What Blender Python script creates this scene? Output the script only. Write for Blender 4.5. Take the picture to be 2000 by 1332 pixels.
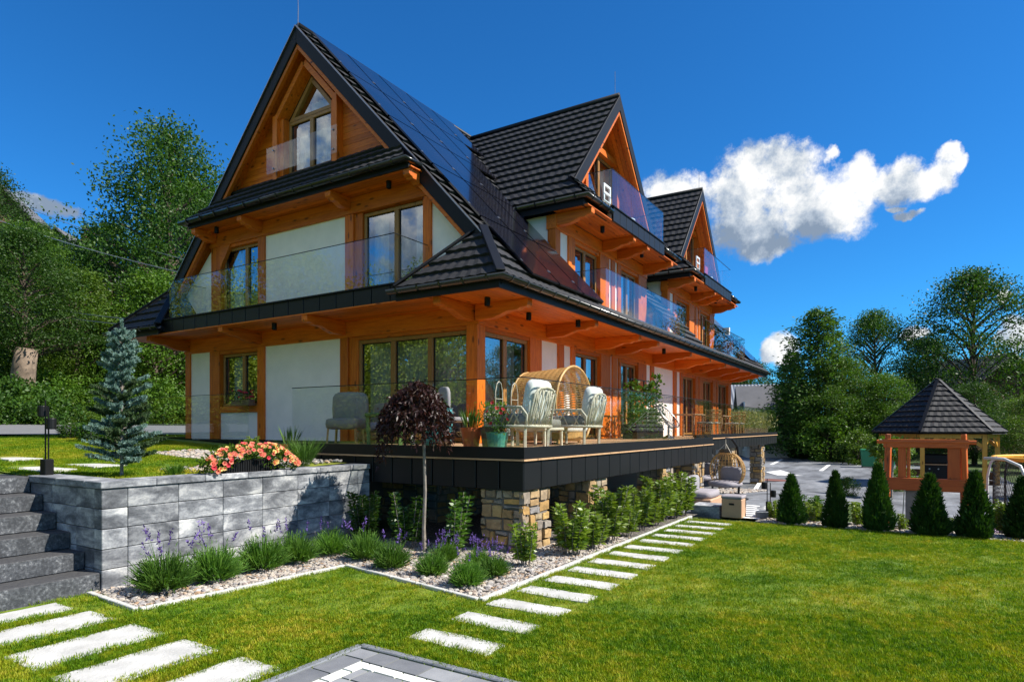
import bpy, bmesh, math, random
import numpy as np
from mathutils import Vector, Matrix
random.seed(11); RNG = np.random.default_rng(5)
R = math.radians
for o in list(bpy.data.objects): bpy.data.objects.remove(o)
sc = bpy.context.scene
COL = sc.collection
# ------------------------------------------------------------------ camera
cam = bpy.data.cameras.new('camera'); co = bpy.data.objects.new('camera', cam); COL.objects.link(co)
co.location = (0, 0, 1.82); co.rotation_euler = (R(90), 0, math.atan(784/1252))
cam.sensor_width = 36; cam.lens = 22.54; cam.shift_y = 0.084; cam.clip_start = 0.05; cam.clip_end = 3000
sc.camera = co
# ------------------------------------------------------------------ light
SUN = Vector((1, .345, 1.04)).normalized()
sun = bpy.data.lights.new('sun', 'SUN'); so = bpy.data.objects.new('sun', sun); COL.objects.link(so)
sun.energy = 3.8; sun.angle = R(.5); sun.color = (1, .95, .86)
so.rotation_euler = SUN.to_track_quat('Z', 'Y').to_euler(); so.location = SUN*60
vs = sc.view_settings; vs.view_transform = 'Standard'; vs.look = 'None'; vs.gamma = 1; vs.exposure = 1.18; vs.use_curve_mapping = False
sc.cycles.max_bounces = 10; sc.cycles.transparent_max_bounces = 24; sc.cycles.sample_clamp_indirect = 6
sc.cycles.caustics_reflective = False; sc.cycles.caustics_refractive = False
sc.cycles.use_denoising = True

class NT:                                                     # node tree helper
    def __init__(s, nt): s.nt = nt
    def n(s, t, **k):
        x = s.nt.nodes.new(t)
        for a, b in k.items(): setattr(x, a, b)
        return x
    def put(s, sock, v):
        if isinstance(v, bpy.types.NodeSocket): s.nt.links.new(v, sock)
        elif v is not None: sock.default_value = v
    def m(s, op, a, b=None, c=None, clamp=False):
        x = s.n('ShaderNodeMath', operation=op, use_clamp=clamp)
        for i, v in enumerate((a, b, c)): s.put(x.inputs[i], v)
        return x.outputs[0]
    def vm(s, op, a, b=None, c=None, out=0):
        x = s.n('ShaderNodeVectorMath', operation=op)
        for i, v in enumerate((a, b, c)): s.put(x.inputs[i], v)
        return x.outputs[out]
    def noise(s, vec, scale, detail=4, rough=.55, dist=0, out=0):
        x = s.n('ShaderNodeTexNoise'); s.put(x.inputs['Vector'], vec); x.inputs['Scale'].default_value = scale
        x.inputs['Detail'].default_value = detail; x.inputs['Roughness'].default_value = rough; x.inputs['Distortion'].default_value = dist
        return x.outputs[out]
    def mix(s, f, a, b, bt='MIX'):
        x = s.n('ShaderNodeMix', data_type='RGBA', blend_type=bt)
        s.put(x.inputs[0], f); s.put(x.inputs[6], a if isinstance(a, bpy.types.NodeSocket) else (*a[:3], 1)); s.put(x.inputs[7], b if isinstance(b, bpy.types.NodeSocket) else (*b[:3], 1))
        return x.outputs[2]
    def ramp(s, f, stops, interp='LINEAR'):
        x = s.n('ShaderNodeValToRGB'); s.put(x.inputs[0], f); x.color_ramp.interpolation = interp
        e = x.color_ramp.elements
        while len(e) < len(stops): e.new(.5)
        for q, (p, c) in zip(e, stops): q.position = p; q.color = (*c[:3], 1)
        return x.outputs[0]
    def mr(s, v, a, b, c=0., d=1., t='SMOOTHSTEP'):
        x = s.n('ShaderNodeMapRange', interpolation_type=t)
        for i, q in enumerate((v, a, b, c, d)): s.put(x.inputs[i], q)
        return x.outputs[0]

# ------------------------------------------------------------------ sky with cumulus, laid out by compass direction
W = bpy.data.worlds.new('World'); sc.world = W; W.use_nodes = True
t = NT(W.node_tree); W.node_tree.nodes.clear()
sky = t.n('ShaderNodeTexSky', sky_type='NISHITA'); sky.sun_disc = False
sky.sun_elevation = math.asin(SUN.z); sky.sun_rotation = math.atan2(SUN.x, SUN.y)
sky.altitude = 900; sky.air_density = 1.0; sky.dust_density = .25; sky.ozone_density = 3.2
hs = t.n('ShaderNodeHueSaturation'); hs.inputs['Saturation'].default_value = 1.12; hs.inputs['Value'].default_value = 1.0
t.put(hs.inputs['Color'], sky.outputs[0])
tc = t.n('ShaderNodeTexCoord'); d = tc.outputs['Generated']
sep = t.n('ShaderNodeSeparateXYZ'); t.put(sep.inputs[0], d)
u = t.m('ARCTAN2', sep.outputs[0], sep.outputs[1])
v = t.m('DIVIDE', sep.outputs[2], t.m('MAXIMUM', t.m('SQRT', t.m('ADD', t.m('MULTIPLY', sep.outputs[0], sep.outputs[0]), t.m('MULTIPLY', sep.outputs[1], sep.outputs[1]))), .001))
cb = t.n('ShaderNodeCombineXYZ'); t.put(cb.inputs[0], u); t.put(cb.inputs[1], v)
wn = t.noise(d, 16, 5, .6, out=1)
uvw = t.vm('MULTIPLY_ADD', t.vm('SUBTRACT', wn, (.5, .5, .5)), (.045, .045, 0), cb.outputs[0])
# azimuth (rad from +Y towards +X), rise (tan of elevation), half sizes
BLOBS = [(-0.305,0.339,0.053,0.048),(-0.324,0.353,0.037,0.039),(-0.211,0.337,0.052,0.068),(-0.159,0.374,0.046,0.037),(-0.193,0.376,0.034,0.034),(-0.139,0.320,0.077,0.055),(-0.200,0.287,0.071,0.039),(-0.180,0.263,0.047,0.021),
         (-0.100,0.289,0.062,0.032),(-0.081,0.322,0.052,0.043),(-0.059,0.353,0.023,0.025),(-0.100,0.381,0.011,0.010),(-0.014,0.324,0.031,0.031),(0.009,0.318,0.033,0.022),(0.029,0.328,0.015,0.023),(0.037,0.354,0.013,0.012),(0.047,0.341,0.009,0.014),
         (-0.005,0.283,0.016,0.005),(-0.017,0.291,0.012,0.004),(-0.162,0.113,0.024,0.022),(-0.180,0.107,0.014,0.015),(0.097,0.165,0.010,0.007),(0.110,0.112,0.016,0.021),(0.095,0.105,0.010,0.010),(0.003,0.121,0.019,0.009),(-1.185,0.276,0.032,0.014),(-1.214,0.278,0.018,0.011),(-1.167,0.275,0.016,0.012),
         (.62,.36,.16,.09),(.8,.42,.1,.07),(1.1,.22,.16,.05),(.45,.17,.1,.035),(1.6,.4,.25,.12),(2.2,.3,.25,.1),(2.9,.42,.28,.14),(-2.6,.3,.3,.12),(-2.1,.5,.28,.16),(-1.7,.25,.14,.06),(.35,.52,.09,.05),(2.5,.75,.3,.2),(-2.9,.85,.35,.2),(-2.3,1.05,.35,.22),(1.9,.95,.3,.2),(-1.75,.8,.2,.13),(1.3,.7,.22,.13),(3.0,1.5,.5,.35),(2.1,1.7,.4,.3)]  # clouds out of view: mirrored in glass, several added to brighten the shaded gable
f = None
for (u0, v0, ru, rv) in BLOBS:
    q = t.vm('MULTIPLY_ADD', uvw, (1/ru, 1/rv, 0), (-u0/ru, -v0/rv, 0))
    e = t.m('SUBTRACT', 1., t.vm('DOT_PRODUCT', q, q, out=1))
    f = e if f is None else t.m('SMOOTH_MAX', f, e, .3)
n1 = t.noise(d, 24, 10, .68); n2 = t.noise(t.vm('ADD', d, (.012, .003, .011)), 24, 10, .68)
nb = t.noise(d, 10, 3, .5); nb2 = t.noise(t.vm('ADD', d, (.03, .008, .028)), 10, 3, .5)
fd = t.m('ADD', f, t.m('MULTIPLY', t.m('SUBTRACT', n1, .5), 3.2))
dens = t.mr(fd, -.35, .7)
sh = t.m('ADD', t.m('MULTIPLY', t.m('SUBTRACT', n1, n2), 1.8), t.m('MULTIPLY', t.m('SUBTRACT', nb, nb2), 3.0))
low = t.m('MULTIPLY', t.mr(v, .25, .35, -.5, .22), t.mr(v, .15, .25))
low2 = t.m('MULTIPLY', t.mr(u, -.24, -.12, -.2, .12, 'LINEAR'), t.mr(v, .15, .25))
br = t.m('ADD', t.m('ADD', sh, .68), t.m('ADD', low, low2), clamp=True)  # cloud shading painted in: brighter towards the sun, greyer low and left
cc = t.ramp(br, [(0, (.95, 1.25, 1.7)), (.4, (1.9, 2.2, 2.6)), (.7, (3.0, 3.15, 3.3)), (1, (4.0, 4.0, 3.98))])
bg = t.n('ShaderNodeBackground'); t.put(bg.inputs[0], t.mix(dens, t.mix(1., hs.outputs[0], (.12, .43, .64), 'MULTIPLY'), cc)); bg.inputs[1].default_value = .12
wo = t.n('ShaderNodeOutputWorld'); t.nt.links.new(bg.outputs[0], wo.inputs[0])

# ------------------------------------------------------------------ materials
MATS = {}
def mat(name):
    m = bpy.data.materials.new(name); m.use_nodes = True; nt = NT(m.node_tree)
    b = m.node_tree.nodes['Principled BSDF']; MATS[name] = m
    return m, nt, b
def oc(nt): return nt.n('ShaderNodeTexCoord').outputs['Object']
def rnd(nt): return nt.n('ShaderNodeObjectInfo').outputs['Random']
def bump(nt, b, h, s=.3, dist=.01):
    x = nt.n('ShaderNodeBump'); nt.put(x.inputs['Height'], h); x.inputs['Strength'].default_value = s; x.inputs['Distance'].default_value = dist
    nt.put(b.inputs['Normal'], x.outputs[0])
def shifted(nt, k=17.):
    c = nt.n('ShaderNodeCombineXYZ'); r = rnd(nt)
    for i in range(3): nt.put(c.inputs[i], nt.m('MULTIPLY', r, k*(1+i*.7)))
    return nt.vm('ADD', oc(nt), c.outputs[0])
def plain(name, col, rough=.6, var=.15, scale=6, metal=0, bs=0, coat=0, spec=None):
    m, nt, b = mat(name); p = shifted(nt)
    n = nt.noise(p, scale, 5, .6)
    f_ = nt.mr(n, .3, .7, 1-var, 1+var, 'LINEAR')
    c = nt.vm('SCALE', (col[0], col[1], col[2])); nt.put(c.node.inputs[3], f_)
    nt.put(b.inputs['Base Color'], c)
    b.inputs['Roughness'].default_value = rough; b.inputs['Metallic'].default_value = metal
    if coat: b.inputs['Coat Weight'].default_value = coat; b.inputs['Coat Roughness'].default_value = .1
    if spec is not None: b.inputs['Specular IOR Level'].default_value = spec
    if bs: bump(nt, b, nt.noise(p, scale*9, 4, .6), bs)
    return m
def wood(name, axis, c0, c1, c2, rough=.5):
    m, nt, b = mat(name); p = shifted(nt, 9.)
    s = [9, 9, 9]; s[axis] = .8
    pv = nt.vm('MULTIPLY', p, tuple(s))
    g = nt.noise(pv, 2.2, 6, .6, .6); g2 = nt.noise(pv, 9, 3, .5)
    c = nt.ramp(nt.m('ADD', nt.m('MULTIPLY', g, .75), nt.m('MULTIPLY', g2, .25)), [(.25, c0), (.5, c1), (.75, c2)])
    k = nt.n('ShaderNodeTexVoronoi'); s2 = [5.5, 5.5, 5.5]; s2[axis] = 1.9; nt.put(k.inputs['Vector'], nt.vm('MULTIPLY', p, tuple(s2))); k.inputs['Scale'].default_value = 1
    kn = nt.mr(k.outputs[0], .07, .2, .32, 1.)
    cs = nt.vm('SCALE', c); nt.put(cs.node.inputs[3], nt.m('MULTIPLY', kn, nt.mr(rnd(nt), 0, 1, .76, 1.16, 'LINEAR')))
    nt.put(b.inputs['Base Color'], cs); b.inputs['Roughness'].default_value = rough
    b.inputs['Specular IOR Level'].default_value = .35
    bump(nt, b, g2, .12, .004)
    return m
OR = ((.40, .072, .004), (.66, .142, .008), (.78, .215, .015))
for i, a in enumerate('xyz'): wood('wood_'+a, i, *OR)
for i, a in enumerate('xyz'): wood('frame_'+a, i, (.24, .105, .026), (.36, .165, .045), (.45, .22, .07), .4)
wood('deck_wood', 0, (.36, .2, .1), (.5, .3, .16), (.6, .4, .24), .55)
wood('play_wood', 2, (.32, .06, .012), (.46, .1, .018), (.55, .14, .03))
wood('play_wood_x', 0, (.32, .06, .012), (.46, .1, .018), (.55, .14, .03))
wood('pine_z', 2, (.5, .24, .03), (.64, .33, .05), (.72, .42, .08))
plain('plaster', (.95, .84, .765), .85, .05, 2.5, bs=.15)
plain('inner', (.33, .3, .27), .9, .1, 1)
plain('black_metal', (.007, .0072, .008), .5, .15, 2, metal=.0, bs=.02, spec=.25)
plain('fascia_metal', (.009, .0095, .0105), .45, .2, 1.3, bs=.03, spec=.28)
plain('gutter_metal', (.010, .012, .012), .3, .1, 2, coat=.25)
plain('grey_metal', (.32, .32, .32), .35, .1, 5, metal=1)
plain('white_pole', (.6, .58, .55), .4, .1, 5)
plain('fabric_white', (.72, .72, .69), .95, .05, 8, bs=.15)
plain('fabric_grey', (.28, .27, .28), .95, .08, 12, bs=.2)
plain('fabric_lilac', (.29, .265, .28), .95, .08, 12, bs=.2)
plain('fabric_taupe', (.22, .2, .17), .95, .08, 12, bs=.2)
plain('curtain', (.66, .67, .69), .95, .04, 3)
plain('sheer', (.5, .5, .5), .95, .04, 3)
plain('rattan', (.5, .29, .1), .5, .25, 14)
plain('rattan_pale', (.6, .53, .41), .6, .2, 14)
plain('terracotta', (.72, .16, .04), .6, .12, 7)
plain('turquoise', (.06, .33, .36), .35, .25, 4, coat=.3)
plain('green_pot', (.05, .26, .2), .4, .2, 5)
plain('brown_pot', (.17, .1, .06), .6, .2, 6)
plain('green_paint', (.06, .13, .03), .5, .1, 5)
plain('green_bin', (.02, .2, .09), .45, .08, 4)
plain('kerb_stone', (.50, .49, .45), .9, .15, 9, bs=.2)
plain('slab_white', (.47, .46, .43), .9, .2, 4, bs=.5)
plain('paver_white', (.72, .71, .68), .8, .08, 9, bs=.1)
plain('step_stone', (.17, .18, .195), .85, .22, 7, bs=.25)
plain('bark_grey', (.22, .19, .16), .9, .3, 20, bs=.4)
plain('bark', (.09, .065, .045), .95, .3, 12, bs=.6)
plain('bark_pale', (.19, .14, .10), .95, .45, 5, bs=.8)
plain('road_tar', (.15, .15, .155), .9, .1, 3, bs=.1)
plain('soil', (.06, .045, .03), .95, .25, 8, bs=.4)
plain('rope', (.5, .45, .36), .9, .1, 20)
plain('yellow_pad', (.75, .36, .02), .5, .1, 4)
plain('net_black', (.012, .012, .015), .8, .1, 4)
plain('blue_plastic', (.03, .16, .33), .35, .1, 4)
plain('pink_ball', (.35, .22, .34), .4, .1, 4)
plain('white_plastic', (.75, .77, .8), .35, .05, 4)
plain('red_cloth', (.5, .03, .04), .8, .1, 4)
plain('manhole', (.22, .085, .06), .6, .15, 9)
plain('mark_white', (.74, .73, .7), .8, .08, 8)
plain('far_roof', (.11, .11, .12), .7, .15, 1)
plain('far_wall', (.6, .58, .53), .9, .06, 1)
plain('far_wood', (.16, .08, .04), .8, .2, 1)
plain('rust_roof', (.2, .1, .07), .7, .25, 2)
plain('blue_pipe', (.2, .42, .6), .4, .05, 4)
plain('cable', (.3, .3, .3), .6, .05, 4)
plain('box_tan', (.5, .3, .18), .6, .08, 8)
plain('canopy_dark', (.035, .035, .04), .8, .1, 4)

def mk_tile():
    m, nt, b = mat('tile'); p = oc(nt)
    n = nt.noise(p, 60, 3, .7); n2 = nt.noise(p, 1.7, 4, .6)
    c = nt.ramp(n, [(.3, (.011, .011, .012)), (.7, (.042, .041, .042))])
    nt.put(b.inputs['Base Color'], nt.mix(.3, c, nt.ramp(n2, [(.3, (.012, .012, .013)), (.7, (.045, .043, .044))])))
    b.inputs['Roughness'].default_value = .7; b.inputs['Specular IOR Level'].default_value = .3; bump(nt, b, n, .35, .004)
mk_tile()
def mk_solar():
    m, nt, b = mat('solar'); p = oc(nt)
    n = nt.noise(p, .8, 2)
    nt.put(b.inputs['Base Color'], nt.ramp(n, [(.3, (.006, .008, .016)), (.7, (.014, .012, .016))]))
    b.inputs['Roughness'].default_value = .1; b.inputs['Coat Weight'].default_value = .3; b.inputs['Coat Roughness'].default_value = .03
mk_solar()
def mk_glass(name, tint, r0=.07, refl=1.0, power=5.):
    m, nt, b = mat(name); nt.nt.nodes.remove(b)
    lw = nt.n('ShaderNodeLayerWeight'); lw.inputs[0].default_value = .5
    fr = nt.m('ADD', nt.m('MULTIPLY', nt.m('POWER', lw.outputs[1], power), (1-r0)*refl), r0, clamp=True)
    tr = nt.n('ShaderNodeBsdfTransparent'); tr.inputs[0].default_value = (*tint, 1)
    gl = nt.n('ShaderNodeBsdfGlossy'); gl.inputs['Roughness'].default_value = 0.0; gl.inputs[0].default_value = (.93, .96, 1, 1)
    ms = nt.n('ShaderNodeMixShader'); nt.put(ms.inputs[0], fr); nt.nt.links.new(tr.outputs[0], ms.inputs[1]); nt.nt.links.new(gl.outputs[0], ms.inputs[2])
    nt.nt.links.new(ms.outputs[0], nt.nt.nodes['Material Output'].inputs[0])
mk_glass('window_glass', (.80, .83, .82), .33, 1., 4.)
mk_glass('rail_glass', (.955, .975, .968), .05, 1., 5.2)
def mk_leaf(name, stops, trans=.35, rough=.5, scale=1.3, rv=.25, spec=.3, world=False):
    m, nt, b = mat(name); p = nt.n('ShaderNodeNewGeometry').outputs['Position'] if world else oc(nt)
    n = nt.noise(p, scale, 3, .6); n2 = nt.noise(p, scale*14, 2, .6)
    c = nt.ramp(nt.m('ADD', nt.m('MULTIPLY', n, .5), nt.m('MULTIPLY', n2, .5)), stops)
    cs = nt.vm('SCALE', c); nt.put(cs.node.inputs[3], nt.mr(rnd(nt), 0, 1, 1-rv, 1+rv, 'LINEAR'))
    nt.put(b.inputs['Base Color'], cs); b.inputs['Roughness'].default_value = rough; b.inputs['Specular IOR Level'].default_value = spec
    tl = nt.n('ShaderNodeBsdfTranslucent'); nt.put(tl.inputs[0], nt.mix(1., cs, (1.25, 1.3, .55), 'MULTIPLY'))
    ms = nt.n('ShaderNodeMixShader'); ms.inputs[0].default_value = trans
    nt.nt.links.new(b.outputs[0], ms.inputs[1]); nt.nt.links.new(tl.outputs[0], ms.inputs[2])
    nt.nt.links.new(ms.outputs[0], nt.nt.nodes['Material Output'].inputs[0])
mk_leaf('leaf_dark', [(.3, (.014, .042, .006)), (.5, (.036, .092, .010)), (.72, (.095, .165, .018))])
mk_leaf('leaf_mid', [(.3, (.026, .075, .006)), (.5, (.07, .155, .012)), (.72, (.17, .245, .02))])
mk_leaf('leaf_bright', [(.3, (.04, .10, .008)), (.5, (.095, .18, .016)), (.72, (.2, .26, .03))])
mk_leaf('leaf_gold', [(.3, (.10, .17, .012)), (.5, (.22, .29, .02)), (.72, (.38, .38, .04))])
mk_leaf('leaf_laurel', [(.3, (.06, .12, .010)), (.5, (.14, .215, .018)), (.72, (.26, .29, .05))], .3, .38, 6, .2, .5)
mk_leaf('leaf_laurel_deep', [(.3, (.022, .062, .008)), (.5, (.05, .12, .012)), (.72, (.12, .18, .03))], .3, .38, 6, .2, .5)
mk_leaf('leaf_purple', [(.3, (.012, .006, .006)), (.52, (.036, .013, .011)), (.75, (.10, .03, .022))], .3, .4, 5)
mk_leaf('leaf_thuja', [(.3, (.010, .034, .005)), (.5, (.027, .075, .009)), (.72, (.07, .135, .016))], .2, .6, 9)
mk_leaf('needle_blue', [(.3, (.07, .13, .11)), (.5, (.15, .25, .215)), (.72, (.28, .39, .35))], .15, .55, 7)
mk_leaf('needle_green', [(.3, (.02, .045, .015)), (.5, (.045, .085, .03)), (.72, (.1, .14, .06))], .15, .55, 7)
mk_leaf('needle_far', [(.3, (.028, .08, .012)), (.5, (.066, .145, .02)), (.72, (.15, .225, .035))], .35, .6, 2)
mk_leaf('lav_green', [(.3, (.045, .12, .014)), (.5, (.085, .19, .022)), (.72, (.17, .27, .045))], .3, .6, 8)
mk_leaf('lav_flower', [(.3, (.08, .045, .2)), (.5, (.14, .08, .32)), (.72, (.24, .15, .42))], .2, .7, 20)
mk_leaf('grass_blade', [(.35, (.05, .13, .004)), (.45, (.12, .22, .006)), (.55, (.24, .29, .010)), (.66, (.42, .36, .035))], .3, .55, .9, .1, .2, True)
mk_leaf('yellow_leaf', [(.3, (.2, .2, .01)), (.5, (.4, .34, .02)), (.7, (.55, .45, .03))], .3, .5, 9)
mk_leaf('straw', [(.3, (.25, .24, .1)), (.5, (.38, .36, .17)), (.7, (.5, .48, .28))], .3, .6, 6)
mk_leaf('petal_salmon', [(.3, (.62, .12, .08)), (.5, (.75, .22, .15)), (.7, (.8, .36, .22))], .35, .6, 30)
mk_leaf('petal_yellow', [(.3, (.75, .45, .1)), (.6, (.85, .62, .25))], .35, .6, 30)
mk_leaf('petal_red', [(.3, (.5, .02, .04)), (.6, (.68, .06, .09))], .3, .6, 30)
mk_leaf('petal_white', [(.3, (.72, .68, .64)), (.6, (.8, .76, .72))], .3, .6, 30)
def mk_ground():
    m, nt, b = mat('lawn'); p = oc(nt)
    n = nt.noise(p, .9, 5, .62); n2 = nt.noise(p, 14, 5, .7)
    c = nt.ramp(nt.m('ADD', nt.m('MULTIPLY', n, .6), nt.m('MULTIPLY', n2, .4)), [(.34, (.055, .12, .003)), (.46, (.115, .19, .005)), (.56, (.19, .22, .01)), (.68, (.28, .24, .025))])
    nt.put(b.inputs['Base Color'], c); b.inputs['Roughness'].default_value = .9; bump(nt, b, n2, .8, .03)
    m, nt, b = mat('meadow'); p = oc(nt)
    n = nt.noise(p, .25, 6, .65); n2 = nt.noise(p, 3, 5, .7)
    nt.put(b.inputs['Base Color'], nt.ramp(nt.m('ADD', nt.m('MULTIPLY', n, .5), nt.m('MULTIPLY', n2, .5)), [(.3, (.02, .045, .006)), (.5, (.05, .09, .012)), (.7, (.11, .13, .03))]))
    b.inputs['Roughness'].default_value = .95; bump(nt, b, n2, 1., .1)
    m, nt, b = mat('gravel_base'); p = oc(nt)
    vo = nt.n('ShaderNodeTexVoronoi'); nt.put(vo.inputs['Vector'], p); vo.inputs['Scale'].default_value = 22
    nt.put(b.inputs['Base Color'], nt.mix(nt.mr(vo.outputs[0], .0, .5), nt.ramp(nt.noise(p, 5, 3), [(.3, (.3, .26, .22)), (.7, (.5, .46, .4))]), (.08, .07, .06)))
    b.inputs['Roughness'].default_value = .9; bump(nt, b, vo.outputs[0], -.8, .03)
    m, nt, b = mat('pebble'); p = shifted(nt, 31)
    hv = nt.n('ShaderNodeTexWhiteNoise', noise_dimensions='3D'); g = nt.n('ShaderNodeNewGeometry'); 
    n = nt.noise(p, 14, 4, .6)
    r_ = nt.m('FRACT', nt.m('ADD', nt.m('MULTIPLY', rnd(nt), 7.3), nt.m('MULTIPLY', g.outputs['Random Per Island'], 5.1)))
    c = nt.ramp(r_, [(0, (.32, .28, .24)), (.3, (.44, .38, .31)), (.5, (.22, .205, .2)), (.66, (.48, .43, .37)), (.8, (.34, .215, .12)), (.9, (.19, .17, .175)), (1, (.52, .48, .43))])
    cs = nt.vm('SCALE', c); nt.put(cs.node.inputs[3], nt.mr(n, .3, .7, .8, 1.15, 'LINEAR')); nt.put(b.inputs['Base Color'], cs)
    b.inputs['Roughness'].default_value = .8; bump(nt, b, n, .2)
    m, nt, b = mat('block'); p = shifted(nt, 43)
    n = nt.noise(nt.vm('MULTIPLY', p, (1, 1, 2.2)), 2.3, 6, .66, .35); n2 = nt.noise(p, 40, 3, .6)
    c = nt.ramp(nt.m('ADD', nt.m('MULTIPLY', n, .88), nt.m('MULTIPLY', n2, .12)), [(.36, (.06, .064, .072)), (.46, (.135, .14, .152)), (.54, (.26, .265, .275)), (.63, (.48, .475, .46))])
    cs = nt.vm('SCALE', c); nt.put(cs.node.inputs[3], nt.mr(rnd(nt), 0, 1, .8, 1.2, 'LINEAR')); nt.put(b.inputs['Base Color'], cs)
    b.inputs['Roughness'].default_value = .85; bump(nt, b, n2, .25, .004)
    m, nt, b = mat('step_block'); p = shifted(nt, 29)
    n = nt.noise(p, 26, 5, .7); n2 = nt.noise(p, 5, 4, .6); g = nt.n('ShaderNodeNewGeometry'); sp_ = nt.n('ShaderNodeSeparateXYZ'); nt.put(sp_.inputs[0], g.outputs['True Normal'])
    c = nt.mix(nt.mr(sp_.outputs[2], .5, .8), nt.ramp(nt.m('ADD', nt.m('MULTIPLY', n, .7), nt.m('MULTIPLY', n2, .3)), [(.44, (.035, .038, .043)), (.56, (.085, .09, .098)), (.64, (.24, .245, .25))]), nt.ramp(n, [(.35, (.035, .035, .037)), (.65, (.066, .065, .065))]))
    nt.put(b.inputs['Base Color'], c); b.inputs['Roughness'].default_value = .85; bump(nt, b, n, .45, .008)
    m, nt, b = mat('paver'); p = shifted(nt, 23)
    n = nt.noise(p, 6, 5, .6); n2 = nt.noise(p, 70, 3, .6)
    c = nt.ramp(nt.m('ADD', nt.m('MULTIPLY', n, .5), nt.m('MULTIPLY', rnd(nt), .5)), [(.2, (.12, .125, .135)), (.5, (.19, .195, .205)), (.8, (.29, .295, .3))])
    nt.put(b.inputs['Base Color'], c); b.inputs['Roughness'].default_value = .75; bump(nt, b, n2, .25, .004)
    m, nt, b = mat('paving'); p = oc(nt)
    bt = nt.n('ShaderNodeTexBrick'); nt.put(bt.inputs['Vector'], nt.vm('MULTIPLY', p, (1, 1, 0))); bt.inputs['Scale'].default_value = 2.2
    bt.inputs['Color1'].default_value = (.095, .10, .108, 1); bt.inputs['Color2'].default_value = (.155, .16, .17, 1); bt.inputs['Mortar'].default_value = (.1, .1, .1, 1); bt.inputs['Mortar Size'].default_value = .012
    n = nt.noise(nt.vm('MULTIPLY', p, (1, .35, 1)), 1.1, 6, .65)
    cs = nt.vm('SCALE', bt.outputs[0]); nt.put(cs.node.inputs[3], nt.mr(n, .35, .65, .62, 1.9, 'LINEAR')); nt.put(b.inputs['Base Color'], cs)
    b.inputs['Roughness'].default_value = .7; bump(nt, b, bt.outputs[1], -.3, .01)
    m, nt, b = mat('pier_stone'); p = shifted(nt, 37)
    n = nt.noise(p, 7, 5, .65, .8)
    c = nt.ramp(rnd(nt), [(0, (.25, .19, .12)), (.18, (.40, .23, .07)), (.34, (.22, .21, .20)), (.5, (.48, .28, .08)), (.64, (.30, .25, .17)), (.78, (.24, .23, .235)), (.9, (.5, .32, .11)), (1, (.33, .21, .09))])
    cs = nt.vm('SCALE', c); nt.put(cs.node.inputs[3], nt.mr(n, .3, .7, .6, 1.3, 'LINEAR')); nt.put(b.inputs['Base Color'], cs)
    b.inputs['Roughness'].default_value = .85; bump(nt, b, n, .5, .02)
    m, nt, b = mat('mortar'); b.inputs['Base Color'].default_value = (.16, .14, .115, 1); b.inputs['Roughness'].default_value = .95
    m, nt, b = mat('ridged_roof'); p = oc(nt)
    wv = nt.n('ShaderNodeTexWave'); nt.put(wv.inputs['Vector'], p); wv.inputs['Scale'].default_value = 2.2; wv.bands_direction = 'DIAGONAL'
    nt.put(b.inputs['Base Color'], nt.ramp(nt.noise(p, .6, 4), [(.35, (.15, .165, .2)), (.6, (.23, .25, .29)), (.75, (.17, .12, .1))])); b.inputs['Roughness'].default_value = .5; bump(nt, b, wv.outputs[1], .6, .05)
mk_ground()

# ------------------------------------------------------------------ mesh helpers
def root_off(o):
    v = Vector((0, 0, 0))
    while o is not None: v += o.location; o = o.parent
    return v
def link(name, me, m, parent=None):
    if m is not None and not me.materials: me.materials.append(MATS[m])
    o = bpy.data.objects.new(name, me); COL.objects.link(o)
    if parent is not None: o.parent = parent
    return o
def tag(o, label=None, cat=None, group=None, kind=None):
    for k, x in (('label', label), ('category', cat), ('group', group), ('kind', kind)):
        if x: o[k] = x
    return o
def thing(name, label, cat, loc=(0, 0, 0), rz=0, group=None, scale=1):
    o = bpy.data.objects.new(name, None); COL.objects.link(o); o.location = loc; o.rotation_euler = (0, 0, rz); o.empty_display_size = .1
    o.scale = (scale,)*3
    return tag(o, label, cat, group)
def copy_tree(o, parent=None):
    c = o.copy(); COL.objects.link(c); c.parent = parent
    for ch in o.children: copy_tree(ch, c)
    return c
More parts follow.
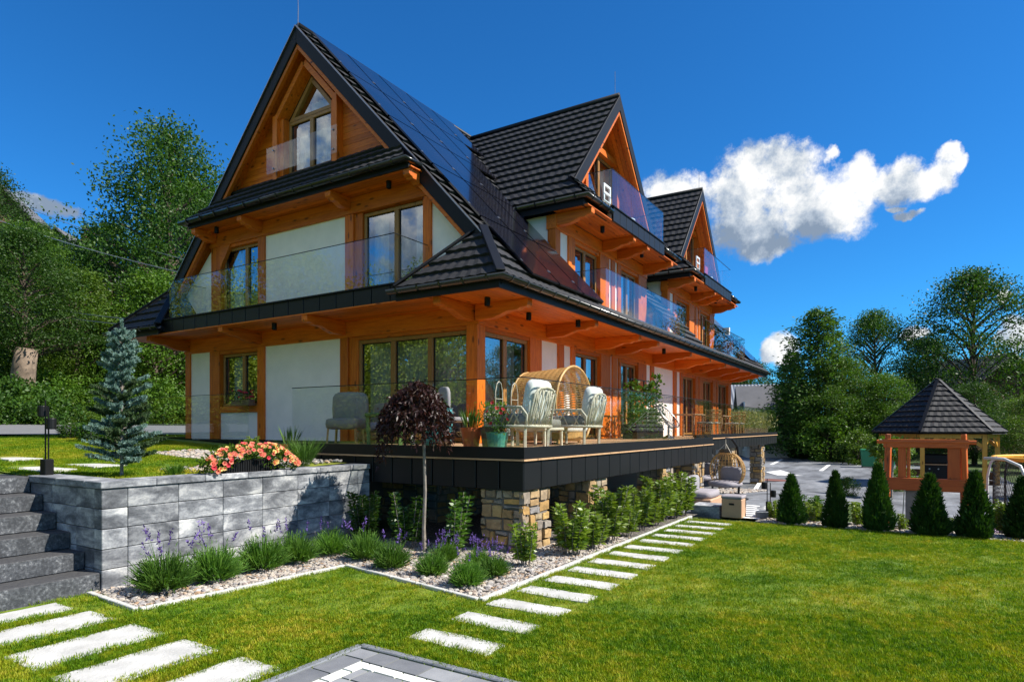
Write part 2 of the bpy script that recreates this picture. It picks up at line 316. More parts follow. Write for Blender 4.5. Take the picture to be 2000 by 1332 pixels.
class MB:
    def __init__(s): s.v = []; s.f = []
    def add(s, vs_, fs):
        n = len(s.v); s.v += [tuple(p) for p in vs_]; s.f += [tuple(i+n for i in q) for q in fs]; return s
    def box(s, x0, x1, y0, y1, z0, z1):
        x0, x1 = sorted((x0, x1)); y0, y1 = sorted((y0, y1)); z0, z1 = sorted((z0, z1))
        return s.add([(x0,y0,z0),(x1,y0,z0),(x1,y1,z0),(x0,y1,z0),(x0,y0,z1),(x1,y0,z1),(x1,y1,z1),(x0,y1,z1)],
                     [(0,3,2,1),(4,5,6,7),(0,1,5,4),(1,2,6,5),(2,3,7,6),(3,0,4,7)])
    def hull8(s, lo, hi):                                       # two rings of equal count -> closed solid
        n = len(lo); fs = [tuple(range(n-1, -1, -1)), tuple(range(n, 2*n))]
        for i in range(n): j = (i+1) % n; fs.append((i, j, n+j, n+i))
        return s.add(list(lo)+list(hi), fs)
    def beam(s, p, q, w, h, up=(0, 0, 1)):                        # oriented bar from p to q
        p, q = Vector(p), Vector(q); a = (q-p).normalized(); up = Vector(up); sd = a.cross(up)
        if sd.length < 1e-4: sd = a.cross(Vector((1, 0, 0)))
        sd.normalize(); u_ = sd.cross(a).normalized()
        c = [sd*w/2+u_*h/2, -sd*w/2+u_*h/2, -sd*w/2-u_*h/2, sd*w/2-u_*h/2]
        return s.hull8([p+k for k in c], [q+k for k in c])
    def tube(s, pts, r, n=6, caps=True):
        pts = [Vector(p) for p in pts]; rs = r if isinstance(r, (list, tuple)) else [r]*len(pts)
        base = len(s.v); prev = None
        for i, p in enumerate(pts):
            tg = (pts[min(i+1, len(pts)-1)]-pts[max(i-1, 0)]).normalized()
            if prev is None: prev = tg.orthogonal().normalized()
            nrm = (prev-tg*prev.dot(tg))
            nrm = nrm.normalized() if nrm.length > 1e-5 else tg.orthogonal().normalized(); prev = nrm
            b = tg.cross(nrm)
            for k in range(n):
                a = 2*math.pi*k/n; s.v.append(tuple(p+nrm*(math.cos(a)*rs[i])+b*(math.sin(a)*rs[i])))
        for i in range(len(pts)-1):
            for k in range(n):
                a = base+i*n+k; b = base+i*n+(k+1) % n; s.f.append((a, b, b+n, a+n))
        if caps:
            s.f.append(tuple(range(base+n-1, base-1, -1))); e = base+(len(pts)-1)*n; s.f.append(tuple(range(e, e+n)))
        return s
    def lathe(s, prof, n=20, c=(0, 0, 0), open_=False):
        base = len(s.v)
        for r, z in prof:
            for k in range(n): a = 2*math.pi*k/n; s.v.append((c[0]+r*math.cos(a), c[1]+r*math.sin(a), c[2]+z))
        for i in range(len(prof)-1):
            for k in range(n): a = base+i*n+k; b = base+i*n+(k+1) % n; s.f.append((a, b, b+n, a+n))
        if not open_:
            s.f.append(tuple(range(base+n-1, base-1, -1))); e = base+(len(prof)-1)*n; s.f.append(tuple(range(e, e+n)))
        return s
    def ellipsoid(s, c, r, nu=14, nv=8, pw=1.0):
        prof = []
        base = len(s.v)
        for i in range(nv+1):
            ph = math.pi*i/nv-math.pi/2
            for k in range(nu):
                a = 2*math.pi*k/nu
                f_ = lambda x: math.copysign(abs(x)**pw, x)
                s.v.append((c[0]+r[0]*f_(math.cos(ph))*f_(math.cos(a)), c[1]+r[1]*f_(math.cos(ph))*f_(math.sin(a)), c[2]+r[2]*f_(math.sin(ph))))
        for i in range(nv):
            for k in range(nu): a = base+i*nu+k; b = base+i*nu+(k+1) % nu; s.f.append((a, b, b+nu, a+nu))
        return s
    def mesh(s, name, off=(0, 0, 0)):
        me = bpy.data.meshes.new(name); me.from_pydata([(p[0]-off[0], p[1]-off[1], p[2]-off[2]) for p in s.v], [], s.f); me.update(); return me
    def build(s, name, m, parent=None, local=False, bev=0, smooth=False):
        off = (0, 0, 0) if local or parent is None else root_off(parent)
        me = s.mesh(name, off)
        if smooth: me.polygons.foreach_set('use_smooth', [True]*len(me.polygons))
        o = link(name, me, m, parent)
        if bev:
            b = o.modifiers.new('bevel', 'BEVEL'); b.width = bev; b.segments = 1; b.limit_method = 'ANGLE'
        return o
def npmesh(name, V, k):                                           # array (n*k,3) -> n faces of k verts
    V = np.asarray(V, dtype=np.float32).reshape(-1, 3); n = len(V)//k
    me = bpy.data.meshes.new(name); me.vertices.add(len(V)); me.vertices.foreach_set('co', V.ravel())
    me.loops.add(n*k); me.loops.foreach_set('vertex_index', np.arange(n*k, dtype=np.int32))
    me.polygons.add(n); me.polygons.foreach_set('loop_start', np.arange(0, n*k, k, dtype=np.int32)); me.polygons.foreach_set('loop_total', np.full(n, k, dtype=np.int32))
    me.update(calc_edges=True); return me
def unit(a): return a/np.maximum(np.linalg.norm(a, axis=-1, keepdims=True), 1e-6)
def leaf_quads(P, D, L, Wd, droop=0., fold=None):                   # diamond leaf: base P, direction D, length L, width Wd
    D = unit(D); n = len(P); rv = RNG.normal(size=(n, 3)); S = unit(np.cross(D, rv)); L = np.broadcast_to(L, n)[:, None]; Wd = np.broadcast_to(Wd, n)[:, None]
    mid = P+D*L*.5; tip = P+D*L; tip[:, 2] -= droop*L[:, 0]
    return np.stack([P, mid+S*Wd*.5, tip, mid-S*Wd*.5], 1).reshape(-1, 3)
def scatter(name, pts, meshes, m, smin, smax, kind='stuff', label=None, cat=None, tilt=.15, parent=None):
    col = bpy.data.collections.new(name+'_pieces')
    for i, me in enumerate(meshes):
        if not me.materials: me.materials.append(MATS[m])
        col.objects.link(bpy.data.objects.new(name+'_piece', me))
    me = bpy.data.meshes.new(name); me.from_pydata([tuple(p) for p in pts], [], [])
    o = link(name, me, m, parent); tag(o, label, cat, kind=kind)
    g = bpy.data.node_groups.new(name+'_nodes', 'GeometryNodeTree')
    g.interface.new_socket('Geometry', in_out='INPUT', socket_type='NodeSocketGeometry'); g.interface.new_socket('Geometry', in_out='OUTPUT', socket_type='NodeSocketGeometry')
    N = g.nodes; L = g.links
    gi = N.new('NodeGroupInput'); go = N.new('NodeGroupOutput'); ip = N.new('GeometryNodeInstanceOnPoints')
    ci = N.new('GeometryNodeCollectionInfo'); ci.inputs[0].default_value = col; ci.inputs[1].default_value = True; ci.inputs[2].default_value = True
    rr = N.new('FunctionNodeRandomValue'); rr.data_type = 'FLOAT_VECTOR'; rr.inputs[0].default_value = (-tilt, -tilt, 0); rr.inputs[1].default_value = (tilt, tilt, 6.283)
    rs = N.new('FunctionNodeRandomValue'); rs.data_type = 'FLOAT'; rs.inputs[2].default_value = smin; rs.inputs[3].default_value = smax; rs.inputs['Seed'].default_value = 4
    L.new(gi.outputs[0], ip.inputs['Points']); L.new(ci.outputs[0], ip.inputs['Instance']); ip.inputs['Pick Instance'].default_value = True
    L.new(rr.outputs[0], ip.inputs['Rotation']); L.new(rs.outputs[1], ip.inputs['Scale']); L.new(ip.outputs[0], go.inputs[0])
    md = o.modifiers.new('scatter', 'NODES'); md.node_group = g
    return o
# ================================================================== the chalet
XC = -12.2; YG = 10.35; XL = -7.34; ZR = 11.17; SL = 1.074; ZE = 4.37; HE = 6.33; YE = 9.0; YV = 10.05; YF = 32.2; YB = 31.1
CS = 1/math.hypot(1, SL); SN = SL*CS; BT = HE/CS                  # slope unit, total slope length
chalet = thing('chalet', 'large timber and white plaster chalet with steep dark roof and glass balconies', 'house', (XC, 20, 1.5))
G = lambda a, w, z: (a, YG-w, z)
LF = lambda a, w, z: (XL+w, a, z)
def fbox(mb, face, a0, a1, w0, w1, z0, z1):
    p = face(a0, w0, z0); q = face(a1, w1, z1); return mb.box(p[0], q[0], p[1], q[1], p[2], q[2])
def piece(name, face, a0, a1, w0, w1, z0, z1, m, parent=None, bev=.006):
    return fbox(MB(), face, a0, a1, w0, w1, z0, z1).build(name, m, parent or chalet, bev=bev)
def post(face, a0, a1, z0, z1, w=.05, d=.2): return piece('post', face, a0, a1, w-d, w, z0, z1, 'wood_z')
def panel(face, a0, a1, z0, z1): return piece('wall_panel', face, a0, a1, -.18, 0., z0, z1, 'plaster', bev=0)
def curtain_sheet(parent, face, a0, a1, z0, z1, w, m, amp=.03, per=.13):
    n = max(8, int((a1-a0)/per*8)); vs_ = []; fs = []
    ph = random.random()*6
    for i in range(n+1):
        a = a0+(a1-a0)*i/n; ww = w+amp*math.sin(a*2*math.pi/per+ph)+amp*.5*math.sin(a*2*math.pi/per*.37)
        vs_ += [face(a, ww, z0), face(a, ww, z1)]
    for i in range(n): fs.append((2*i, 2*i+2, 2*i+3, 2*i+1))
    return MB().add(vs_, fs).build('curtain', m, parent, smooth=True)
def window(face, a0, a1, z0, z1, muls=(), w=-.09, fw=.075, tr=(), curt='sides', along='x', m='window_glass', parent=None):
    mb = MB(); d0, d1 = w-.05, w+.035
    for (b0, b1, c0, c1) in ((a0, a1, z0, z0+fw), (a0, a1, z1-fw, z1), (a0, a0+fw, z0+fw, z1-fw), (a1-fw, a1, z0+fw, z1-fw)): fbox(mb, face, b0, b1, d0, d1, c0, c1)
    for q in muls: fbox(mb, face, q-fw*.8, q+fw*.8, d0, d1+.006, z0+fw, z1-fw)
    for q in tr: fbox(mb, face, a0+fw, a1-fw, d0, d1+.004, q-fw*.7, q+fw*.7)
    win = mb.build('window', 'frame_z', parent or chalet, bev=.008)
    ed = [a0+fw]+[x for q in muls for x in (q-fw*.8, q+fw*.8)]+[a1-fw]; zs = [z0+fw]+[x for q in tr for x in (q-fw*.7, q+fw*.7)]+[z1-fw]
    for i in range(0, len(ed), 2):
        for j in range(0, len(zs), 2):
            sf = MB()                                            # sash: thin inner frame round the pane
            b0, b1, c0, c1 = ed[i], ed[i+1], zs[j], zs[j+1]; t_ = .02
            for (e0, e1, g0, g1) in ((b0, b1, c0, c0+t_), (b0, b1, c1-t_, c1), (b0, b0+t_, c0+t_, c1-t_), (b1-t_, b1, c0+t_, c1-t_)): fbox(sf, face, e0, e1, w-.035, w-.004, g0, g1)
            sf.build('seal', 'black_metal', win)
            MB().add([face(b0, w-.012, c0), face(b1, w-.012, c0), face(b1, w-.012, c1), face(b0, w-.012, c1)], [(0, 1, 2, 3)]).build('pane', m, win)
    if curt == 'full': curtain_sheet(win, face, a0+.05, a1-.05, z0+.02, z1-.03, w-.3, 'sheer')
    elif curt == 'sides':
        L_ = (a1-a0)*.28; curtain_sheet(win, face, a0+.03, a0+L_, z0+.02, z1-.03, w-.25, 'curtain'); curtain_sheet(win, face, a1-L_, a1-.03, z0+.02, z1-.03, w-.25, 'curtain')
    return win
def bracket(face, a, w0, L, ztop, wd=.17, h=.3, name='bracket'):
    prof = [(0, 0), (L, 0), (L, -.12), (L-.05, -.15), (L*.86, -.15), (L*.8, -.19), (L*.62, -.19), (L*.5, -.24), (L*.34, -h), (0, -h)]
    lo = [face(a-wd/2, w0+r, ztop+z) for r, z in prof]; hi = [face(a+wd/2, w0+r, ztop+z) for r, z in prof]
    return MB().hull8(lo, hi).build(name, 'wood_y' if face is G else 'wood_x', chalet, bev=.008)
def soffit(face, a0, a1, w0, w1, z, m, bw=.135):
    n = max(1, round((w1-w0)/bw)); s = (w1-w0)/n
    for i in range(n):
        piece('soffit_board', face, a0+random.uniform(0, .004), a1, w0+i*s+.004, w0+(i+1)*s-.004, z, z+.02+random.uniform(0, .003), m, bev=0)
def spot(face, a, w, z):
    p = face(a, w, z); o = MB().lathe([(.052, 0), (.055, -.01), (.055, -.15), (.045, -.155), (.04, -.12)], 14, p).build('ceiling_spot', 'black_metal', chalet); return o

# --- ground floor, gable side
Z0, Z1 = 1.5, 3.84
post(G, -17.18, -16.97, Z0, Z1); post(G, -16.05, -15.62, Z0, Z1); post(G, -14.04, -13.77, Z0, Z1); post(G, -11.08, -10.83, Z0, Z1)
piece('jamb', G, -10.83, -10.55, -.2, .0, Z0, Z1, 'wood_z')
MB().box(-7.5, -7.23, YG-.08, YG+.2, Z0, Z1).build('corner_post', 'wood_z', chalet, bev=.008)
panel(G, -16.97, -16.05, Z0, Z1); panel(G, -13.77, -11.08, Z0, Z1); panel(G, -15.62, -14.04, Z0, 2.2)
piece('sill_beam', G, -15.62, -14.04, -.16, .04, 2.2, 2.36, 'wood_x')
window(G, -15.6, -14.05, 2.36, 3.74, (-14.72,), curt='sides'); piece('lintel', G, -15.62, -14.04, -.16, .03, 3.74, 3.84, 'wood_x')
window(G, -10.55, -7.5, Z0+.03, 3.76, (-9.53, -8.5), w=-.06, fw=.085, curt='full'); piece('lintel', G, -10.55, -7.5, -.16, .03, 3.76, 3.84, 'wood_x')
piece('wall_beam', G, -17.2, -7.2, -.2, .07, 3.84, 4.2, 'wood_x')
# --- first floor, gable side
Z2, Z3 = 4.5, 6.6
post(G, -15.98, -15.56, Z2, Z3); post(G, -14.02, -13.76, Z2, Z3); post(G, -10.92, -10.66, Z2, Z3); piece('jamb', G, -10.66, -10.42, -.2, 0, Z2, Z3, 'wood_z'); post(G, -8.64, -8.42, Z2, Z3)
panel(G, -13.76, -10.92, Z2, Z3)
window(G, -15.56, -14.02, Z2+.02, 6.52, (-14.6,)); window(G, -10.42, -8.64, Z2+.02, 6.58, (-9.46,))
MB().hull8([(-15.58, YG-.06, 6.6), (-15.58, YG-.06, 5.98), (-15.5, YG-.06, 6.12), (-15.12, YG-.06, 6.6)], [(-15.58, YG+.04, 6.6), (-15.58, YG+.04, 5.98), (-15.5, YG+.04, 6.12), (-15.12, YG+.04, 6.6)]).build('brace', 'wood_x', chalet)
piece('lintel', G, -15.56, -14.02, -.16, .03, 6.52, 6.6, 'wood_x')
for s in (1, -1):                                                # white side triangles up to the roof
    xa, xb = (-8.42, -6.9) if s > 0 else (-15.98, -17.5)
    zr = lambda x: ZR-SL*abs(x-XC)-.25
    pts = [(xa, 4.5), (xb, 4.5), (xb, zr(xb)), (xa, min(6.6, zr(xa)))]
    MB().hull8([(x, YG, z) for x, z in pts], [(x, YG+.15, z) for x, z in pts]).build('wall_panel', 'plaster', chalet)
piece('wall_beam', G, -16.05, -8.36, -.2, .07, 6.6, 6.96, 'wood_x')
# --- long side walls, both floors
def longside(items, z0, z1):
    for k, a0, a1 in items:
        if k == 'p': post(LF, a0, a1, z0, z1)
        elif k == 'w': panel(LF, a0, a1, z0, z1)
        elif k in 'dD': window(LF, a0, a1, z0+.03, z1-.1, ((a0+a1)/2,), curt='sides' if k == 'd' else 'full', w=-.1); piece('lintel', LF, a0, a1, -.16, .02, z1-.1, z1, 'wood_y')
gf = [('p', 12.42, 12.95), ('w', 12.95, 13.78), ('p', 13.78, 14.07), ('w', 14.07, 14.48), ('p', 14.48, 14.7), ('d', 14.7, 16.27), ('p', 16.27, 16.93), ('w', 16.93, 17.08), ('p', 17.08, 17.42), ('w', 17.42, 17.55), ('p', 17.55, 17.69), ('d', 17.69, 19.1), ('p', 19.1, 19.82), ('w', 19.82, 20.25), ('p', 20.25, 20.55), ('w', 20.55, 22.6), ('p', 22.6, 22.95), ('w', 22.95, 23.4), ('p', 23.4, 23.68), ('d', 23.68, 25.3), ('p', 25.3, 25.7), ('w', 25.7, 25.85), ('p', 25.85, 26.4), ('d', 26.4, 27.9), ('p', 27.9, 28.4), ('w', 28.4, 28.6), ('p', 28.6, 28.8), ('d', 28.8, 30.6), ('p', 30.6, 31.1)]
window(LF, 10.55, 12.42, Z0+.03, 3.76, (11.48,), w=-.06, fw=.085, curt='full'); piece('lintel', LF, 10.55, 12.42, -.16, .03, 3.76, 3.84, 'wood_y')
longside(gf, Z0, Z1); piece('wall_beam', LF, 10.43, YB, -.2, .07, 3.84, 4.2, 'wood_y')
for (c, wn_) in ((16.72, 0), (25.0, 1)):
    it = [('p', c-3.1, c-2.85), ('w', c-2.85, c-2.4), ('p', c-2.4, c-2.05), ('d', c-2.05, c-.5), ('p', c-.5, c+.12), ('w', c+.12, c+.3), ('p', c+.3, c+.55), ('w', c+.55, c+.75), ('p', c+.75, c+.98), ('d', c+.98, c+2.4), ('p', c+2.4, c+3.1)]
    longside(it, Z2, 6.6); piece('wall_beam', LF, c-3.12, c+3.12, -.2, .07, 6.6, 6.94, 'wood_y')
    for s in (-1, 1):                                            # dormer cheeks, facing along the roof
        y = c+s*3.05
        for (x0, x1, m) in ((XL-.05, XL-.2, 'wood_z'), (XL-.2, XL-1.6, 'plaster')):
            zz = lambda x: ZR-SL*(x-XC)-.1
            MB().hull8([(x0, y, zz(x0)), (x1, y, zz(x1)), (x1, y, 6.96), (x0, y, 6.96)], [(x0, y+.12, zz(x0)), (x1, y+.12, zz(x1)), (x1, y+.12, 6.96), (x0, y+.12, 6.96)]).build('cheek_panel', m, chalet)
# --- closing walls, floors and inner partitions
MB().box(-17.1, -16.9, YG+.1, YB, 1.4, 6.).build('side_wall', 'plaster', chalet)
MB().box(-17.1, XL, YB-.15, YB, 1.4, 6.5).build('end_wall', 'plaster', chalet)
for z in (1.38, 4.24, 6.98): MB().box(-17. if z < 6 else -15.5, XL-.16 if z < 6 else -8.7, YG+.2 if z < 4 else YG+.1, YB-.2, z, z+.1).build('floor_slab', 'inner', chalet)
MB().box(-16.8, -9.9, 13.3, 13.4, 1.5, 6.9).build('inner_wall', 'inner', chalet); MB().box(-10.3, -10.2, 13.4, YB-.2, 1.5, 6.9).build('inner_wall', 'inner', chalet)
MB().box(-14., -10.4, 12.2, 12.3, 7.1, 9.0).build('inner_wall', 'inner', chalet)

# --- roofs
def tiles(parent, O, U, V, fmin, fmax, b0, b1, ex=.36, step=.115):
    O, U, V = Vector(O), Vector(U), Vector(V); N = U.cross(V)
    if N.z < 0: N = -N
    n = max(1, round((b1-b0)/ex)); h = (b1-b0)/n
    for k in range(n):
        p0, p1 = b0+k*h, b0+(k+1)*h+.03
        if k == n-1: p1 = b1
        l0, r0, l1, r1 = fmin(p0), fmax(p0), fmin(min(p1, b1)), fmax(min(p1, b1))
        w = max(r0-l0, r1-l1)
        if w < .08: continue
        m = max(2, int(w/step)); vs_ = []; fs = []
        for i in range(m+1):
            t_ = i/m; a0 = l0+(r0-l0)*t_; a1 = l1+(r1-l1)*t_
            o0 = .068+(.018 if i % 2 else 0)+random.uniform(0, .004); o1 = .012+(.010 if i % 2 else 0)
            jb = random.uniform(-.012, .006)
            vs_ += [O+U*a0+V*(p0+jb)+N*.002, O+U*a0+V*(p0+jb)+N*o0, O+U*((a0+a1)/2)+V*((p0+p1)/2)+N*(o0+o1)*.56, O+U*a1+V*p1+N*o1]
        for i in range(m):
            a = 4*i; b = a+4
            for q in range(3): fs.append((a+q, b+q, b+q+1, a+q+1))
        MB().add(vs_, fs).build('tile_course', 'tile', parent)
def slab(name, pts, th, m, nrm):
    nrm = Vector(nrm).normalized()
    return MB().hull8([Vector(p)-nrm*th for p in pts], [Vector(p) for p in pts]).build(name, m, chalet)
def RX(b): return XC+HE-b*CS
def RZ(b): return ZE+b*SN
NR = (SL, 0, 1); NLft = (-SL, 0, 1)
bm_ = 3.87
up = slab('roof_slope', [(RX(bm_), YV, RZ(bm_)), (RX(bm_), YF, RZ(bm_)), (XC, YF, ZR), (XC, YV, ZR)], .14, 'black_metal', NR)
lo1 = slab('roof_slope', [(RX(0), YE+.02, ZE), (RX(0), 13.6, ZE), (RX(bm_), 13.6, RZ(bm_)), (RX(bm_), YV, RZ(bm_)), (RX(1.54), YV, RZ(1.54))], .1, 'black_metal', NR)
lo2 = slab('roof_slope', [(RX(0), 13.601, ZE), (RX(0), 28.1, ZE), (RX(.3), 28.1, RZ(.3)), (RX(.3), 13.601, RZ(.3))], .1, 'black_metal', NR)
lo3 = slab('roof_slope', [(RX(.301), 19.86, RZ(.301)), (RX(.301), 21.86, RZ(.301)), (RX(bm_), 21.86, RZ(bm_)), (RX(bm_), 19.86, RZ(bm_))], .1, 'black_metal', NR)
lo4 = slab('roof_slope', [(RX(0), 28.101, ZE), (RX(0), YF, ZE), (RX(bm_), YF, RZ(bm_)), (RX(bm_), 28.101, RZ(bm_))], .1, 'black_metal', NR)
lf = slab('roof_slope', [(XC-.001, YV, ZR), (XC-.001, YF, ZR), (2*XC-RX(0), YF, ZE), (2*XC-RX(0), YE+.02, ZE), (2*XC-RX(1.54), YV, RZ(1.54))], .12, 'black_metal', NLft)
OE = (RX(0), 0, ZE); UY = (0, 1, 0); VR = (-CS, 0, SN)
hipmin = lambda b: min(YE+b*CS, YV)
tiles(lo1, OE, UY, VR, hipmin, lambda b: 13.62, 0, bm_)
tiles(up, OE, UY, VR, lambda b: YV, lambda b: 13.6+(b-bm_)/(BT-bm_)*3.1, bm_, BT-.05)
tiles(lo2, OE, UY, VR, lambda b: 13.62, lambda b: 28.1, 0, .34, .34)
tiles(lo3, OE, UY, VR, lambda b: 19.86, lambda b: 21.86, .34, bm_)
tiles(up, OE, UY, VR, lambda b: 19.86-(b-bm_)/(BT-bm_)*3.1, lambda b: 21.86+(b-bm_)/(BT-bm_)*3.1, bm_, BT-.05)
tiles(lo4, OE, UY, VR, lambda b: 28.1, lambda b: YF, 0, bm_)
tiles(up, OE, UY, VR, lambda b: 28.1-(b-bm_)/(BT-bm_)*3.1, lambda b: YF, bm_, BT-.05)
def cap(parent, p, q, r=.075): return MB().tube([p, q], r, 8).build('ridge_cap', 'black_metal', parent, smooth=True)
def flatcap(parent, p, q, nrm, w=.17): return MB().beam(Vector(p)+Vector(nrm).normalized()*.085, Vector(q)+Vector(nrm).normalized()*.085, w, .05, nrm).build('hip_cap', 'black_metal', parent, bev=.012)
cap(up, (XC, YV, ZR+.03), (XC, YF, ZR+.03))
# corner hips (half pyramids) left and right of the gable balcony
for s in (1, -1):
    mx = lambda x: x if s > 0 else 2*XC-x
    xe, xi = XC+HE, -8.2; k = (xe-xi)/2; xa = (xe+xi)/2; ya = YE+k; za = ZE+k*SL
    A, B, T = (mx(xe), YE, ZE), (mx(xi), YE, ZE), (mx(xa), ya, za)
    h = MB().hull8([(A[0], A[1]+.06, ZE-.14), (B[0], B[1]+.06, ZE-.14), (T[0], T[1]+.06, za-.14)], [A, B, T]).build('hip_roof', 'black_metal', chalet)
    tiles(h, (mx(xe), YE, ZE), (-s, 0, 0), (0, CS, SN), lambda b: b*CS, lambda b: xe-xi-b*CS, 0, k/CS-.06)
    MB().hull8([B, (mx(xi), YG, ZE), (mx(xa), YG, za), T], [(B[0], B[1], ZE-.1), (mx(xi), YG, ZE-.1), (mx(xa), YG, za-.1), (T[0], T[1], za-.1)]).build('hip_side', 'black_metal', h)
    flatcap(h, A, T, (s*.5, -.5, .9)); flatcap(h, B, T, (-s*.5, -.5, .9))
# skirt roof below the gable top
sk = MB().hull8([(XC-3.8, 9.62, 7.06), (XC+3.68, 9.62, 7.06), (XC+2.85, 10.42, 7.92), (XC-2.85, 10.42, 7.92)], [(XC-3.8, 9.62, 7.14), (XC+3.68, 9.62, 7.14), (XC+2.85, 10.42, 8.0), (XC-2.85, 10.42, 8.0)]).build('skirt_roof', 'black_metal', chalet)
ks = 1/math.hypot(.8, .86)
tiles(sk, (XC, 9.62, 7.14), (1, 0, 0), (0, .8*ks, .86*ks), lambda b: -3.8+.95*b*ks, lambda b: 3.68-.85*b*ks, 0, 1/ks, .3)
# verge boards, timber trim and the boarding below the verge
for s in (1, -1):
    for (nm, m, y, th, off, hh, b_end) in (('verge_board', 'black_metal', YV-.02, .07, .19, .28, 5.25), ('verge_trim', 'wood_x', YV+.03, .10, .375, .09, 5.05)):
        pa = Vector((XC, y, ZR-off/CS+.06/CS)); pb = Vector((XC+s*b_end, y, ZR-SL*b_end-off/CS+.06/CS)); d_ = (pb-pa).normalized(); n_ = Vector((-d_.z*1, 0, d_.x)) if False else Vector((s*SL, 0, 1)).normalized()
        c = [Vector((0, -th/2, 0))+n_*hh/2, Vector((0, th/2, 0))+n_*hh/2, Vector((0, th/2, 0))-n_*hh/2, Vector((0, -th/2, 0))-n_*hh/2]
        def cut(v0): t_ = (XC-(pa+v0).x)/d_.x; return pa+v0+d_*t_                # mitre at the ridge
        MB().hull8([cut(k) for k in c], [pb+k for k in c]).build(nm, m, chalet, bev=.01)
    n_ = Vector((s*SL, 0, 1)).normalized()
    for i in range(3):
        y0 = YV+.06+i*.12
        pa = Vector((XC, y0+.055, ZR-.19/CS)); pb = Vector((XC+s*5.0, y0+.055, ZR-SL*5.0-.17/CS))
        MB().beam(pa, pb, .112, .02, n_).build('verge_soffit', 'wood_x', chalet)
    pa = Vector((XC, YV-.065, ZR+.0/CS)); pb = Vector((XC+s*5.27, YV-.065, ZR-SL*5.27+.0/CS))
    MB().beam(pa, pb, .05, .02, n_).build('verge_flashing', 'grey_metal', chalet)
# top gable: planks round the tall window, window, posts, glass guard
zr = lambda x: ZR-SL*abs(x-XC)-.26
z = 7.95
while z < 10.75:
    z2 = min(z+.145, 10.75)
    for s in (1, -1):
        xi = .86 if z < 9.3 else max(0.02, .86-(z-9.3)/1.05+.1)
        xo0, xo1 = (ZR-.26-z)/SL, (ZR-.26-z2)/SL
        if xo1 > xi+.02:
            pts = [(XC+s*xi, z+.003), (XC+s*xo0, z+.003), (XC+s*xo1, z2-.003), (XC+s*xi, z2-.003)]; o_ = random.uniform(0, .006)
            MB().hull8([(x, 10.40-o_, q) for x, q in pts], [(x, 10.45, q) for x, q in pts]).build('gable_board', 'wood_x', chalet)
    z = z2
window(G, XC-.82, XC+.82, 7.98, 9.28, (XC,), w=-.14, fw=.08, curt='full')
wp = MB(); y_ = YG+.1
P_ = [(XC-.82, 9.28), (XC+.82, 9.28), (XC, 10.2)]; Q_ = [(XC-.62, 9.36), (XC+.62, 9.36), (XC, 10.06)]
for i in range(3):
    j = (i+1) % 3; wp.hull8([(P_[i][0], y_, P_[i][1]), (P_[j][0], y_, P_[j][1]), (Q_[j][0], y_, Q_[j][1]), (Q_[i][0], y_, Q_[i][1])], [(P_[i][0], y_+.08, P_[i][1]), (P_[j][0], y_+.08, P_[j][1]), (Q_[j][0], y_+.08, Q_[j][1]), (Q_[i][0], y_+.08, Q_[i][1])])
gw = wp.build('gable_light', 'frame_x', chalet)
MB().add([(x, y_+.045, q) for x, q in Q_], [(0, 1, 2)]).build('pane', 'window_glass', gw)
curtain_sheet(gw, G, XC-.35, XC+.6, 9.3, 9.75, -.4, 'curtain')
for s in (1, -1):
    MB().box(XC+s*.96, XC+s*1.12, 10.2, 10.52, 7.72, 9.42).build('post', 'wood_z', chalet, bev=.008)
    MB().beam((XC+s*1.0, 10.36, 9.36), (XC+s*.02, 10.36, 10.42), .3, .13, (s*1.07, 0, 1)).build('rafter', 'wood_x', chalet)
    MB().box(XC+s*.83, XC+s*.955, 10.3, 10.5, 7.95, 9.33).build('reveal', 'wood_z', chalet)
gg = MB().box(XC-1.3, XC+1.16, 10.165, 10.177, 8.02, 8.66).build('guard_glass', 'rail_glass', chalet)
for x in (XC-1.04, XC+1.04):
    for z in (8.12, 8.56): MB().tube([(x, 10.15, z), (x, 10.2, z)], .022, 10).build('glass_fixing', 'grey_metal', gg)
# --- eaves: soffits, brackets, gutters
soffit(G, -18.4, -7.36, .06, 1.2, 4.2, 'wood_x'); soffit(LF, 9.12, YF-.1, .03, 1.38, 4.205, 'wood_y')
soffit(G, -16.0, -8.4, .06, .7, 6.965, 'wood_x')
for a in (-17.0, -13.9, -10.95): bracket(G, a, .07, 1.1, 4.2)
for a in (-15.8, -13.9, -10.8, -8.55): bracket(G, a, .07, .6, 6.965, h=.26)
bracket(G, -7.36, .09, 1.1, 4.2); bracket(LF, 10.28, .1, 1.2, 4.205)
for a in (13.2, 15.9, 17.3, 20.4, 22.7, 24.8, 27.1, 29.3, 30.9): bracket(LF, a, .07, 1.25, 4.205)
for p in ((LF, 9.75, .7), (LF, 11.5, .55), (LF, 12.9, 1.0), (LF, 19, .9), (G, -12.4, .8)): spot(p[0], p[1], p[2], 4.2)
spot(G, -15.2, .4, 6.96); spot(G, -9.3, .35, 6.96)
gut_me = None
